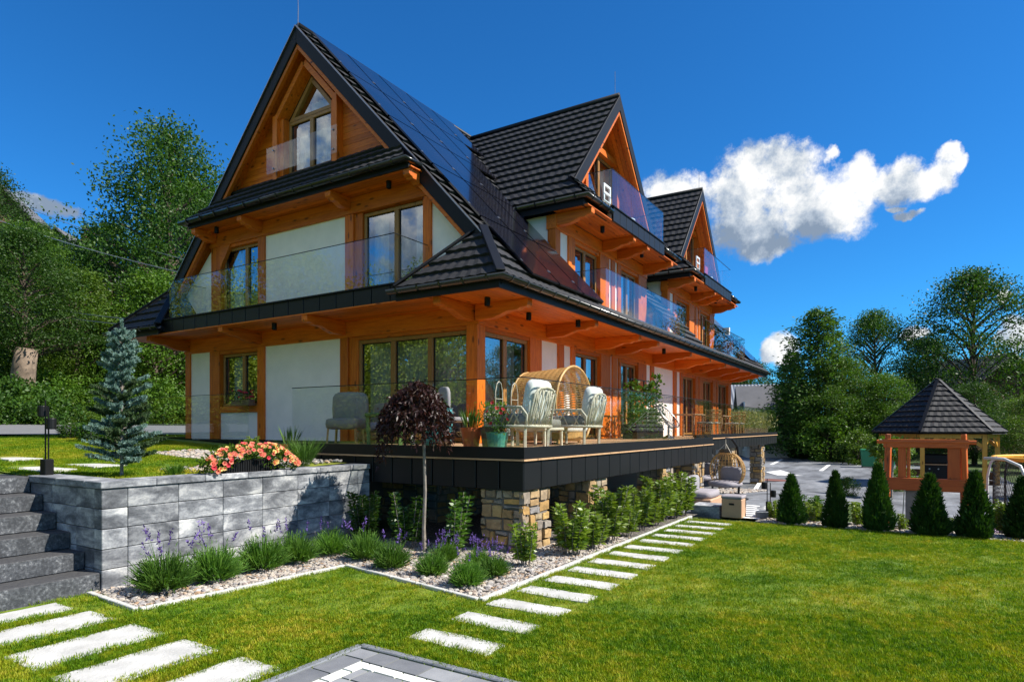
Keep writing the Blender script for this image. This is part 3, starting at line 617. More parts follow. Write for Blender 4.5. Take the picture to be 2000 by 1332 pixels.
def gutter(pts, parent=None, r=.085, step=.5):
    mb = MB(); prof = [(math.cos(a)*r, math.sin(a)*r) for a in np.linspace(math.pi, 2*math.pi, 9)]
    pts = [Vector(p) for p in pts]; base = []
    for i, p in enumerate(pts):
        d0 = (pts[i]-pts[i-1]).normalized() if i else (pts[1]-pts[0]).normalized(); d1 = (pts[i+1]-pts[i]).normalized() if i < len(pts)-1 else d0
        n0 = Vector((-d0.y, d0.x, 0)); n1_ = Vector((-d1.y, d1.x, 0)); nn = (n0+n1_); nn = nn/ max(nn.dot(n0), .3)
        ring = [p+nn*a+Vector((0, 0, b)) for a, b in prof]; ring += [p+nn*a*.9+Vector((0, 0, b*.9)) for a, b in reversed(prof)]
        mb.v += [tuple(q) for q in ring]
    k = len(prof)*2
    for i in range(len(pts)-1):
        for j in range(k): a = i*k+j; b = i*k+(j+1) % k; mb.f.append((a, b, b+k, a+k))
    mb.f += [tuple(range(k)), tuple(range((len(pts)-1)*k, len(pts)*k))]
    g = mb.build('gutter', 'gutter_metal', parent or chalet, smooth=True)
    off = root_off(chalet)
    for i in range(len(pts)-1):
        L_ = (pts[i+1]-pts[i]).length; n = int(L_/step); d0 = (pts[i+1]-pts[i]).normalized(); nn = Vector((-d0.y, d0.x, 0))
        key = 'gb%.3f%.2f%.2f' % (r, d0.x, d0.y)
        if key not in bpy.data.meshes:
            q = MB(); ring = [nn*math.cos(a)*(r+.012)+Vector((0, 0, math.sin(a)*(r+.012))) for a in np.linspace(math.pi, 2*math.pi, 9)]
            inner = [nn*math.cos(a)*(r-.002)+Vector((0, 0, math.sin(a)*(r-.002))) for a in np.linspace(2*math.pi, math.pi, 9)]
            rg = ring+inner; q.hull8([p-d0*.017 for p in rg], [p+d0*.017 for p in rg]); me = q.mesh(key); me.materials.append(MATS['gutter_metal'])
        for j in range(n):
            o = bpy.data.objects.new('gutter_bracket', bpy.data.meshes[key]); COL.objects.link(o); o.parent = g; o.location = pts[i]+d0*(j+.5)*L_/n-off
    return g
zg = ZE+.0
gutter([(-8.32, YE-.07, zg), (XC+HE+.07, YE-.07, zg), (XC+HE+.07, YF, zg)])
gutter([(2*XC-XC-HE-.07, YE+4, zg), (XC-HE-.07, YE-.07, zg), (2*XC+8.32, YE-.07, zg)])
gutter([(XC-3.88, 10.0, 7.12), (XC-3.88, 9.55, 7.12), (XC+3.74, 9.55, 7.12), (XC+3.74, 10.0, 7.12)], step=.55)
for (x0, x1, y0, y1, z0, z1) in ((XC+HE-.06, XC+HE-.02, YE-.0, YF, 4.17, 4.33), (-8.2, XC+HE-.06, YE, YE+.04, 4.17, 4.33), (2*XC+8.2, XC-HE+.06, YE, YE+.04, 4.17, 4.33), (XC-3.75, XC+3.75, 9.64, 9.68, 6.95, 7.1)):
    MB().box(x0, x1, y0, y1, z0, z1).build('eaves_board', 'black_metal', chalet)
# --- dormers
def dormer(c, ridge_z=11.0, bw=1.92):
    he = 3.3; ze = 7.22; sl = (ridge_z-ze)/he; cs = 1/math.hypot(1, sl); sn = sl*cs; bt = he/cs; XV = -6.97
    xv = lambda z: XC+(ZR-z)/SL
    for s in (-1, 1):
        r = slab('dormer_roof', [(XV, c+s*he, ze), (xv(ze)-.05, c+s*he, ze), (xv(ridge_z)-.05, c+s*.0005, ridge_z), (XV, c+s*.0005, ridge_z)], .13, 'black_metal', (0, s*sl, 1))
        tiles(r, (XV, c+s*he, ze), (-1, 0, 0), (0, -s*cs, sn), lambda b: -max(0, .5-b*cs), lambda b: XV-xv(ze+b*sn), 0, bt-.04, .355)
        # boards under the overhanging verge
        for i in range(5):
            x1 = XV-.06-i*.13
            MB().beam((x1-.06, c+s*.02, ridge_z-.2/cs), (x1-.06, c+s*3.1, ridge_z-sl*3.1-.2/cs), .122, .02, (0, s*sl, 1)).build('verge_soffit', 'wood_y', chalet)
        for (nm, m, x, th, off, hh, e_) in (('verge_board', 'black_metal', XV+.02, .07, .17, .28, 3.05), ('verge_trim', 'wood_y', XV-.02, .10, .35, .085, 2.9)):
            pa = Vector((x, c, ridge_z-off/cs+.06/cs)); pb = Vector((x, c+s*e_, ridge_z-sl*e_-off/cs+.06/cs)); d_ = (pb-pa).normalized(); n_ = Vector((0, s*sl, 1)).normalized()
            cc_ = [Vector((-th/2, 0, 0))+n_*hh/2, Vector((th/2, 0, 0))+n_*hh/2, Vector((th/2, 0, 0))-n_*hh/2, Vector((-th/2, 0, 0))-n_*hh/2]
            MB().hull8([pa+k+d_*((c-(pa+k).y)/d_.y) for k in cc_], [pb+k for k in cc_]).build(nm, m, chalet, bev=.01)
        # corner skirt facing out
        ya, yb = c+s*(he+.05), c+s*(bw+.02)
        h = MB().hull8([(-6.42, ya, ze-.12), (-6.42, yb, ze-.12), (XV-.1, yb, ze+.55), (XV-.1, c+s*(he-.42), ze+.55)], [(-6.42, ya, ze), (-6.42, yb, ze), (XV-.1, yb, ze+.68), (XV-.1, c+s*(he-.42), ze+.68)]).build('skirt_roof', 'black_metal', chalet)
        kk = 1/math.hypot(.65, .68)
        tiles(h, (-6.42, min(ya, yb), ze), (0, 1, 0), (-.65*kk, 0, .68*kk), (lambda b: b*kk*.47) if s < 0 else (lambda b: 0), (lambda b: abs(ya-yb)) if s < 0 else (lambda b: abs(ya-yb)-b*kk*.47), 0, 1/kk, .3)
        g = [(-8.45, c+s*(he+.08), ze-.05), (-6.34, c+s*(he+.08), ze-.05), (-6.34, c+s*(bw+.04), ze-.05)]
        gutter(g, step=.45)
        MB().box(-6.44, -8.45, ya-s*.02, ya-s*.06, 6.94, ze-.06).build('eaves_board', 'black_metal', chalet)
        MB().box(-6.46, -6.50, ya-s*.06, yb, 6.94, ze-.06).build('eaves_board', 'black_metal', chalet)
    cap(r, (xv(ridge_z), c, ridge_z+.05), (XV+.03, c, ridge_z+.05))
    # gable wall set back behind the balcony
    DW = lambda a, w, z: (-7.6+w, a, z)
    zz = 7.28
    while zz < 10.6:
        z2 = zz+.15
        for s in (1, -1):
            xi = .98 if zz < 9.42 else 0.01; xo0, xo1 = (ridge_z-.2-zz)/sl, (ridge_z-.2-z2)/sl
            if xo1 > xi+.03:
                pts = [(c+s*xi, zz), (c+s*xo0, zz), (c+s*xo1, z2-.004), (c+s*xi, z2-.004)]
                MB().hull8([(-7.6, y, q) for y, q in pts], [(-7.65, y, q) for y, q in pts]).build('gable_board', 'wood_y', chalet)
        zz = z2
    window(DW, c-.98, c+.98, 7.3, 9.5, (c,), w=.0, curt='sides')
    for s in (1, -1): MB().box(-7.6, -7.42, c+s*.985, c+s*1.14, 7.27, 9.75).build('post', 'wood_z', chalet)
    MB().box(-7.6, -7.42, c-1.14, c+1.14, 9.5, 9.66).build('lintel', 'wood_y', chalet)
    # balcony
    MB().box(-8.7, -6.36, c-bw, c+bw, 6.99, 7.24).build('balcony_floor', 'inner', chalet)
    soffit(LF, c-3.3, c+3.3, .08, 1.0, 6.945, 'wood_y')
    n = 9; s_ = 2*bw/n
    for i in range(n): MB().box(-6.36, -6.3, c-bw+i*s_+.008, c-bw+(i+1)*s_-.008, 6.93, 7.27).build('fascia_panel', 'fascia_metal', chalet, bev=.006)
    MB().box(-6.37, -6.27, c-bw-.02, c+bw+.02, 7.272, 7.30).build('fascia_cap', 'black_metal', chalet)
    b = MB().box(-6.37, -6.31, c-bw, c+bw, 7.3, 7.33).build('balustrade', 'black_metal', chalet)
    for i in range(3): MB().box(-6.346, -6.334, c-bw+i*2*bw/3+.005, c-bw+(i+1)*2*bw/3-.005, 7.33, 8.22).build('glass_panel', 'rail_glass', b)
    for s in (-1, 1): MB().box(-7.3, -6.36, c+s*bw-.006, c+s*bw+.006, 7.3, 8.22).build('glass_panel', 'rail_glass', b)
    MB().box(-6.35, -6.33, c-bw, c+bw, 8.221, 8.232).build('handrail', 'black_metal', b)
    for s in (-1, 1): MB().box(-7.3, -6.35, c+s*bw-.009, c+s*bw+.009, 8.221, 8.232).build('handrail', 'black_metal', b)
    for a in (c-3.0, c-.35, c+.7, c+2.8): bracket(LF, a, .07, .92, 6.945, h=.28)
    for a in (c-1.6, c+1.2): spot(LF, a, .6, 6.94)
    MB().tube([(XV-.1, c, ridge_z+.05), (XV-.1, c, ridge_z+.75)], .008, 5).build('lightning_rod', 'grey_metal', chalet)
    # first floor balcony glass in the main roof
    b = MB().box(-6.05, -5.97, c-3.05, c+3.05, 4.46, 4.52).build('balustrade', 'black_metal', chalet)
    for i in range(4): MB().box(-6.016, -6.004, c-3.05+i*1.525+.005, c-3.05+(i+1)*1.525-.005, 4.52, 5.48).build('glass_panel', 'rail_glass', b)
    MB().box(-6.02, -6.0, c-3.05, c+3.05, 5.481, 5.492).build('handrail', 'black_metal', b)
    for s in (-1, 1):
        MB().box(-6.02, -7.2, c+s*3.04-.006, c+s*3.04+.006, 4.5, 5.48).build('glass_panel', 'rail_glass', b); MB().box(-6.02, -7.2, c+s*3.04-.009, c+s*3.04+.009, 5.481, 5.492).build('handrail', 'black_metal', b)
    MB().box(-7.3, -6.0, c-3.04, c+3.04, 4.34, 4.46).build('balcony_floor', 'inner', chalet)
dormer(16.72); dormer(25.0)
MB().tube([(XC, YV, ZR), (XC+.01, YV, ZR+.35), (XC, YV, ZR+.78)], [.012, .012, .005], 5).build('lightning_rod', 'grey_metal', chalet)
# --- gable balcony
MB().box(-16.2, -8.1, 9.24, YG-.05, 4.24, 4.5).build('balcony_floor', 'inner', chalet)
n = 17; x0, x1 = -16.35, -8.0; s_ = (x1-x0)/n
for i in range(n): MB().box(x0+i*s_+.01, x0+(i+1)*s_-.01, 9.16, 9.22, 4.22, 4.535).build('fascia_panel', 'fascia_metal', chalet, bev=.006)
MB().box(x0, x1, 9.12, 9.25, 4.537, 4.565).build('fascia_cap', 'black_metal', chalet)
b = MB().box(-16.2, -8.25, 9.26, 9.33, 4.52, 4.6).build('balustrade', 'black_metal', chalet)
ge = [-16.2, -14.85, -13.3, -11.72, -10.1, -8.5]
for i in range(5): MB().box(ge[i]+.006, ge[i+1]-.006, 9.284, 9.296, 4.6, 5.56).build('glass_panel', 'rail_glass', b)
MB().box(-16.2, -8.5, 9.28, 9.3, 5.561, 5.572).build('handrail', 'black_metal', b)
for x in (-8.5, -16.2): MB().box(x-.006, x+.006, 9.3, YG-.06, 4.55, 5.56).build('glass_panel', 'rail_glass', b); MB().box(x-.009, x+.009, 9.3, YG-.06, 5.561, 5.572).build('handrail', 'black_metal', b)
# --- solar panels
def solar(y0, b0, w=1.04, h=1.72):
    O = Vector(OE); V = Vector(VR); N_ = Vector(NR).normalized(); lift = .15
    p = [O+Vector((0, y0+a, 0))+V*b_+N_*lift for a, b_ in ((.01, b0+.01), (w-.01, b0+.01), (w-.01, b0+h-.01), (.01, b0+h-.01))]
    o = MB().hull8([q-N_*.035 for q in p], p).build('solar_panel', 'solar', chalet)
    cx = MB()
    for a in (.0, w):
        q = O+Vector((0, y0+a, 0))+V*(b0+.35)+N_*(lift+.004); cx.beam(q, q+V*.06, .035, .012, N_)
    cx.build('clamp', 'grey_metal', o)
BL = BT-.3
for k in range(3):
    for r in range(5): solar(10.2+k*1.08, BL-1.75*(r+1))
for r in range(2): solar(10.2+3*1.08, BL-1.75*(r+1))
solar(10.2+4*1.08, BL-1.75)
for k in range(2): solar(29.4+k*1.08, .45); solar(29.4+k*1.08, 2.2)
# ================================================================== ground and garden structure
def sheet(name, poly, z, m, kind='structure', sub=None):
    zz = z if callable(z) else (lambda x, y: z)
    bm = bmesh.new(); vs_ = [bm.verts.new((x, y, zz(x, y))) for x, y in poly]; bm.faces.new(vs_)
    me = bpy.data.meshes.new(name); bm.normal_update(); bm.faces.ensure_lookup_table()
    if bm.faces[0].normal.z < 0: bmesh.ops.reverse_faces(bm, faces=bm.faces[:])
    bm.to_mesh(me); bm.free(); return tag(link(name, me, m), kind=kind)
def sstep(a, b, x): t_ = min(1, max(0, (x-a)/(b-a))); return t_*t_*(3-2*t_)
def ground_z(x, y):
    z = -.06
    w_ = sstep(-2.7, -1.4, x); z -= .5*(w_*sstep(13.2, 17, y)+(1-w_)*sstep(17, 27, y))     # falls behind the lawn
    z += 1.45*sstep(-18.4, -20.5, x)*sstep(60, 30, y)                                   # level of the upper drive
    if x < -29: z += 9*sstep(29, 75, -x)+4*sstep(29, 60, -x)*sstep(-5, 25, y)+.5*math.sin(x*.4)*math.sin(y*.35)
    if y > 55: z += 5*sstep(55, 120, y)+.5*math.sin(x*.2+1)
    return z
def axis(a, b, fine0, fine1, s1, s2):
    o = []; x = a
    while x < b: o.append(x); x += s1 if fine0 <= x < fine1 else s2
    return o+[b]
gx = axis(-170, 150, -34, 12, 1.0, 6.); gy = axis(-110, 220, -6, 62, 1.0, 6.)
vs_ = [(x, y, ground_z(x, y)) for y in gy for x in gx]; nx = len(gx)
fs = [(j*nx+i, j*nx+i+1, (j+1)*nx+i+1, (j+1)*nx+i) for j in range(len(gy)-1) for i in range(nx-1)]
g_ = MB().add(vs_, fs).build('ground', 'meadow', smooth=True); tag(g_, kind='structure')
LAWN = [(-40, -30), (25, -30), (25, 12.9), (1.5, 12.95), (-2.0, 12.75), (-3.8, 12.6), (-3.82, 5.48), (-6.27, 5.9), (-6.52, 3.39), (-7.64, 3.5), (-7.62, 1.0), (-40, 1.0)]
sheet('lawn', LAWN, 0., 'lawn')
up_z = lambda x, y: 1.14+.3*sstep(-9, -18, x)*1.0+.12*sstep(4, 9, y)
# upper lawn behind the retaining wall
ux = [-40+i*.5 for i in range(65)]+[-7.9]; uy = [3.9+i*.45 for i in range(14)]+[10.2]
vs_ = [(x, y, up_z(x, y)) for y in uy for x in ux]; nx = len(ux)
fs = [(j*nx+i, j*nx+i+1, (j+1)*nx+i+1, (j+1)*nx+i) for j in range(len(uy)-1) for i in range(nx-1) if not (ux[i+1] > -9.8 and uy[j+1] > 7.7) and not (ux[i+1] > -17.3 and uy[j+1] > 9.3)]
tag(MB().add(vs_, fs).build('upper_lawn', 'lawn', smooth=True), kind='structure')
sheet('upper_lawn_edge', [(-40, -12), (-9.75, -12), (-9.75, 3.9), (-40, 3.9)], lambda x, y: up_z(x, 4), 'lawn')
# drive at the far left
sheet('road', [(-30.5, -10), (-24.5, -10), (-20.5, 12), (-19.2, 45), (-24, 45), (-27.5, 14)], lambda x, y: 1.56+.045*(-20-x), 'road_tar')
# gravel bed
BED = [(-7.64, 3.5), (-6.52, 3.43), (-6.27, 5.96), (-3.84, 5.52), (-3.82, 13.4), (-8.0, 13.4), (-8.0, 7.0), (-7.64, 7.0)]
sheet('gravel_bed', BED, .004, 'gravel_base')
# kerbs of the bed
kerb = tag(bpy.data.objects.new('kerb', None), kind='structure'); COL.objects.link(kerb)
def kerbline(a, b, L=.5):
    a, b = Vector((*a, 0)), Vector((*b, 0)); n = max(1, round((b-a).length/L)); d_ = (b-a)/n
    for i in range(n): MB().beam(a+d_*i+d_.normalized()*.003+Vector((0, 0, -.02)), a+d_*(i+1)-d_.normalized()*.003+Vector((0, 0, -.02)), .055, .11+random.uniform(0, .006)).build('kerb_stone', 'kerb_stone', kerb, bev=.006)
kerbline((-7.6, 3.47), (-6.52, 3.4)); kerbline((-6.5, 3.43), (-6.27, 5.9)); kerbline((-6.25, 5.93), (-3.87, 5.5)); kerbline((-3.83, 5.5), (-3.81, 12.9))
# stepping slabs
path = tag(bpy.data.objects.new('stepping_path', None), kind='structure'); COL.objects.link(path)
def slabstone(x0, x1, y0, y1, z=.008, h=.05, m='slab_white', parent=path):
    j = lambda: random.uniform(-.012, .012)
    # edges slightly overgrown and uneven
    n = 6; ring = [(x0+(x1-x0)*i/n, y0) for i in range(n)]+[(x1, y0+(y1-y0)*i/n) for i in range(n)]+[(x1-(x1-x0)*i/n, y1) for i in range(n)]+[(x0, y1-(y1-y0)*i/n) for i in range(n)]
    ring = [(a+j(), b+j()) for a, b in ring]
    MB().hull8([(a, b, z-h) for a, b in ring], [(a, b, z+.006) for a, b in ring]).build('paving_slab', m, parent, bev=.004)
for i in range(14):
    y = 4.2+i*.605; slabstone(-3.71, -2.87, y, y+.3)
xs = [(-7.5, -7.12), (-6.88, -6.37), (-6.09, -5.55), (-5.29, -4.77), (-4.5, -4.02)]
for k, (a, b) in enumerate(xs): slabstone(a, b, 2.15, 3.16 if k else 3.1)
up_path = tag(bpy.data.objects.new('upper_path', None), kind='structure'); COL.objects.link(up_path)
for (a, b, c, d_) in ((-11.9, -10.5, 4.15, 4.62), (-11.7, -10.6, 4.9, 5.4), (-13.6, -12.5, 4.5, 5.0), (-9.6, -9.0, 6.6, 7.1)):
    slabstone(a, b, c, d_, z=up_z((a+b)/2, (c+d_)/2)+.012, parent=up_path)
# patio under the camera
patio = tag(MB().box(-3.84, 3., -4, 3.8, -.08, -.012).build('patio', 'mortar'), kind='structure')
me_cache = {}
def paver(x0, x1, y0, y1, m, parent=patio, z=.012):
    w, h = round(x1-x0-.007, 3), round(y1-y0-.007, 3); key = (w, h, m)
    if key not in me_cache:
        mb = MB(); e = .006
        mb.hull8([(0, 0, -.05), (w, 0, -.05), (w, h, -.05), (0, h, -.05)], [(0, 0, -e), (w, 0, -e), (w, h, -e), (0, h, -e)]); me_cache[key] = MB().hull8([(0, 0, -.05), (w, 0, -.05), (w, h, -.05), (0, h, -.05)], [(e, e, 0), (w-e, e, 0), (w-e, h-e, 0), (e, h-e, 0)]).mesh('paver'); me_cache[key].materials.append(MATS[m])
    o = bpy.data.objects.new('paver', me_cache[key]); COL.objects.link(o); o.parent = parent; o.location = Vector((x0, y0, z+random.uniform(-.002, .002)))-parent.location
X0, Y1 = -3.84, 3.8
def row(horizontal, a0, a1, b0, b1, L, m, off=0):
    a = a0-off
    while a < a1-.02:
        s, e = max(a, a0), min(a+L, a1); a += L
        if e-s < .04: continue
        paver(s, e, b0, b1, m) if horizontal else paver(b0, b1, s, e, m)
row(False, -1., Y1, X0, X0+.21, .33, 'paver'); row(True, X0+.21, 2.8, Y1-.21, Y1, .33, 'paver', .1)
row(False, -1., Y1-.21, X0+.21, X0+.32, .22, 'paver_white'); row(True, X0+.32, 2.8, Y1-.32, Y1-.21, .22, 'paver_white', .1)
y = Y1-.32; k = 0
while y > 1.2:
    hgt = (.2, .3, .25)[k % 3]; row(True, X0+.32, 1.4, y-hgt, y, (.34, .46, .28)[k % 3], 'paver', random.uniform(0, .3)); y -= hgt; k += 1
for (a, b) in (((X0-.05, -3), (X0-.05, Y1+.05)), ((X0-.05, Y1+.05), (3, Y1+.05))):
    A, B = Vector((*a, -.03)), Vector((*b, -.03)); n = 7
    for i in range(n): MB().beam(A+(B-A)*i/n, A+(B-A)*((i+.995)/n), .07, .1).build('edge_stone', 'step_stone', patio, bev=.008)
# paved yard and parking behind the lawn
pz = lambda x, y: ground_z(x, y)+.03
def gridsheet(name, x0, x1, y0, y1, s, zf, m, keep=lambda x, y: True):
    xs_ = np.arange(x0, x1+.01, s); ys_ = np.arange(y0, y1+.01, s); nx = len(xs_)
    v_ = [(x, y, zf(x, y)) for y in ys_ for x in xs_]; f_ = [(j*nx+i, j*nx+i+1, (j+1)*nx+i+1, (j+1)*nx+i) for j in range(len(ys_)-1) for i in range(nx-1) if keep(xs_[i]+s/2, ys_[j]+s/2)]
    return tag(MB().add(v_, f_).build(name, m, smooth=True), kind='structure')
gridsheet('parking', -13.5, 13, 13.5, 58, .5, lambda x, y: pz(x, y)+.012, 'paving', lambda x, y: not (x < -4.0 and y < 29 and not (x > -8 and y > 18 and False)) and y < 58-1.3*max(0, x+9) and not (x > -2.4 and y < 15.2) and not (x>3.5 and y>24))
gridsheet('under_terrace', -9, -4.0, 13.4, 29.5, .5, lambda x, y: pz(x, y)+.01, 'paving')
gridsheet('bed_by_lawn', -2.6, 6.5, 12.75, 15.25, .25, lambda x, y: max(pz(x, y), -.5)+.03, 'gravel_base')
marks = tag(bpy.data.objects.new('parking_marking', None), kind='structure'); COL.objects.link(marks)
def mark(pts, name='marking', m='mark_white', parent=None):
    c = Vector((sum(p[0] for p in pts)/len(pts), sum(p[1] for p in pts)/len(pts), 0)); zz = [pz(*p)+.022 for p in pts]
    MB().hull8([(p[0], p[1], z-.006) for p, z in zip(pts, zz)], [(p[0], p[1], z) for p, z in zip(pts, zz)]).build(name, m, parent or marks)
def stripe(a, b, w): mark([(a[0]-w/2, a[1]), (a[0]+w/2, a[1]), (b[0]+w/2, b[1]), (b[0]-w/2, b[1])])
stripe((-7.49, 42.3), (-8.12, 50.2), .2); stripe((-4.19, 37.7), (-4.44, 44.2), .2); stripe((-4.82, 24.2), (-5.9, 31.3), .16)
mark([(-7.9, 37.4), (-7.0, 35.7), (-7.5, 38.6)]); mark([(-6.5, 35.2), (-5.6, 33.2), (-5.2, 34.8), (-6.1, 37.2)]); mark([(-5.55, 33.1), (-4.5, 33.6), (-5.2, 34.1)])
for i in range(7): yy = 13.45+i*.36; mark([(-3.15-i*.03, yy), (-2.3-i*.03, yy), (-2.3-i*.03, yy+.18), (-3.15-i*.03, yy+.18)])
mh = MB().lathe([(.55, 0), (.55, .02), (.48, .024), (.48, .016), (.4, .02), (.02, .02)], 24, (-5.2, 29.9, pz(-5.2, 29.9)+.02)).build('manhole_cover', 'manhole'); tag(mh, 'rusty round manhole cover set in the grey parking yard', 'manhole')

# ================================================================== garden wall and steps
gwall = thing('garden_wall', 'low retaining wall of mottled grey concrete blocks holding the upper lawn', 'wall', (-7.9, 5.6, 0))
wall_core = MB().box(-8.0, -7.68, 3.68, 7.7, -.1, 1.13).box(-9.4, -8.0, 3.68, 3.9, -.1, 1.13).build('wall_core', 'mortar', gwall)
HC = .226
for r in range(5):
    z0 = r*HC+.002; z1 = (r+1)*HC-.004
    y = 3.62
    for i, L in enumerate([.28+.0*(r % 2)]+[.6]*9):
        y2 = min(y+L, 7.76)
        if y2-y > .05: MB().box(-7.82, -7.645-random.uniform(0, .004), y+.002, y2-.002, z0, z1).build('block', 'block', gwall, bev=.006)
        y = y2
    x = -7.822
    for i, L in enumerate([.42, .6, .6]):
        x2 = max(x-L, -9.42)
        if x-x2 > .05: MB().box(x2+.002, x-.002, 3.62+random.uniform(0, .004), 3.8, z0, z1).build('block', 'block', gwall, bev=.006)
        x = x2
y = 3.6
for L in [.62]*7:
    y2 = min(y+L, 7.76)
    if y2-y > .05: MB().box(-8.0, -7.625, y+.002, y2-.002, 1.132, 1.21).build('coping', 'block', gwall, bev=.006)
    y = y2
x = -8.003
for L in (.7, .75): MB().box(x-L+.002, x-.002, 3.6, 3.95, 1.132, 1.212).build('coping', 'block', gwall, bev=.006); x -= L
stp = thing('garden_steps', 'six dark grey stone steps climbing beside the block wall', 'steps', (-8.5, 2.2, 0))
for k in range(6):
    xf = -7.67-k*.345
    for (ya, yb) in ((.2, 1.35), (1.352, 2.5), (2.502, 3.615)):
        MB().box(xf-.42 if k < 5 else xf-1.2, xf, ya, yb, k*.2+(-.1 if k == 0 else .002), (k+1)*.2).build('step', 'step_block', stp, bev=.01)

# ================================================================== terrace
ter = thing('terrace', 'raised terrace with black metal fascia, glass railing and stone pillars', 'terrace', (-6, 12, 0))
XT, YT, ZT = -4.66, 7.78, 1.5
MB().box(-9.75, XT-.13, YT+.13, YG-.02, 1.3, 1.44).build('deck_slab', 'inner', ter); MB().box(XL+.04, XT-.13, YG-.02, 17.85, 1.3, 1.44).build('deck_slab', 'inner', ter)
MB().box(XL+.04, -5.27, 17.86, 30.4, 1.3, 1.44).build('deck_slab', 'inner', ter); MB().box(-18.5, -9.76, 9.3, YG-.02, 1.0, 1.38).build('deck_slab', 'step_stone', ter)
def deckboards(x0, x1, y0, y1, z):
    n = round((y1-y0)/.145); s = (y1-y0)/n
    for i in range(n): MB().box(x0, x1, y0+i*s+.003, y0+(i+1)*s-.003, z-.04, z+random.uniform(0, .002)).build('deck_board', 'deck_wood', ter)
deckboards(-9.7, XT-.06, YT+.08, YG-.05, ZT); deckboards(XL+.05, XT-.06, YG-.04, 17.8, ZT); deckboards(XL+.05, -5.25, 17.85, 30.3, ZT)
# fascia panels: gable side, long side, second part
def panels(n, f, a0, a1):
    s = (a1-a0)/n
    for i in range(n): f(a0+i*s+.011, a0+(i+1)*s-.011)
panels(12, lambda a, b: MB().box(a, b, YT+.03, YT+.08, .91, 1.33).build('fascia_panel', 'fascia_metal', ter, bev=.008), -9.7, XT-.03)
panels(20, lambda a, b: MB().box(XT-.08, XT-.03, a, b, .91, 1.33).build('fascia_panel', 'fascia_metal', ter, bev=.008), YT+.03, 17.88)
panels(26, lambda a, b: MB().box(-5.2, -5.15, a, b, 1.12, 1.46).build('fascia_panel', 'fascia_metal', ter, bev=.008), 17.9, 30.4)
MB().box(-9.7, XT-.085, YT+.085, YT+.12, .93, 1.33).box(XT-.12, XT-.085, YT+.12, 17.85, .93, 1.33).box(-5.26, -5.205, 17.86, 30.4, 1.13, 1.46).build('fascia_backing', 'black_metal', ter)
MB().box(-9.72, XT+.0, YT-.01, YT+.1, 1.335, 1.36).box(XT-.1, XT+.0, YT+.1, 17.9, 1.335, 1.36).box(-5.22, -5.11, 17.9, 30.42, 1.463, 1.49).build('deck_edge', 'deck_wood', ter)
rail = MB().box(-9.72, XT-.015, YT+.01, YT+.075, 1.363, 1.53).box(XT-.075, XT-.015, YT+.075, 17.88, 1.363, 1.53).box(-5.2, -5.13, 17.9, 30.4, 1.493, 1.6).build('balustrade', 'black_metal', ter)
def gl(x0, x1, y0, y1, z0, z1): MB().box(x0, x1, y0, y1, z0, z1).build('glass_panel', 'rail_glass', rail)
gxs = [-9.65, -8.0, -6.35, -4.71]; GZ = 2.525
for i in range(3): gl(gxs[i]+.006, gxs[i+1]-.006, YT+.036, YT+.048, 1.5, GZ)
for i in range(6): y0 = YT+.05+i*1.67; gl(-4.712, -4.70, y0+.006, y0+1.664, 1.5, GZ)
for i in range(7): y0 = 17.95+i*1.75; gl(-5.17, -5.158, y0+.006, y0+1.744, 1.58, 2.55)
MB().box(-9.65, -4.7, YT+.032, YT+.052, GZ+.001, GZ+.014).box(-4.716, -4.696, YT+.055, 17.85, GZ+.001, GZ+.014).box(-5.174, -5.154, 17.95, 30.2, 2.551, 2.564).build('handrail', 'black_metal', rail)
# low glass rail on the far left of the gable side
rail2 = MB().box(-18.4, -13.1, 9.36, 9.42, 1.38, 1.5).build('balustrade', 'black_metal', ter)
for i in range(3): x0 = -18.4+i*1.766; MB().box(x0+.006, x0+1.76, 9.384, 9.396, 1.5, 2.6).build('glass_panel', 'rail_glass', rail2)
MB().box(-18.4, -13.1, 9.38, 9.4, 2.601, 2.612).build('handrail', 'black_metal', rail2)
# stone pillars, every stone on its own
def split(x0, x1, z0, z1, out, depth=0):
    w, h = x1-x0, z1-z0
    if (w < .36 and h < .14) or (w < .2 and h < .3 and random.random() < .3) or (w*h < .06 and max(w, h) < .4 and random.random() < .6): out.append((x0, x1, z0, z1)); return
    if w*h < .06 and depth > 1 and random.random() < .3 and .5 < w/h < 3: out.append((x0, x1, z0, z1)); return
    if (h > w*random.uniform(.4, 1.0) and h > .13): k = z0+h*random.uniform(.28, .72); split(x0, x1, z0, k, out, depth+1); split(x0, x1, k, z1, out, depth+1)
    elif w > .2: k = x0+w*random.uniform(.22, .78); split(x0, k, z0, z1, out, depth+1); split(k, x1, z0, z1, out, depth+1)
    else: out.append((x0, x1, z0, z1))
def stone_face(parent, fn, a0, a1, z0, z1):
    out = []; split(a0, a1, z0, z1, out)
    for (p, q, r, s) in out:
        g = .011; d_ = random.uniform(.012, .05); j = lambda: random.uniform(-.010, .013)
        ring = [(p+g+j(), r+g+j()), ((p+q)/2, r+g+j()), (q-g+j(), r+g+j()), (q-g+j(), (r+s)/2), (q-g+j(), s-g+j()), ((p+q)/2+j(), s-g+j()), (p+g+j(), s-g+j()), (p+g+j(), (r+s)/2)]
        cx, cz = (p+q)/2, (r+s)/2; e = .9
        MB().hull8([fn(a, -.03, z) for a, z in ring], [fn(cx+(a-cx)*e, d_+random.uniform(-.006, .006), cz+(z-cz)*e) for a, z in ring]).build('stone', 'pier_stone', parent)
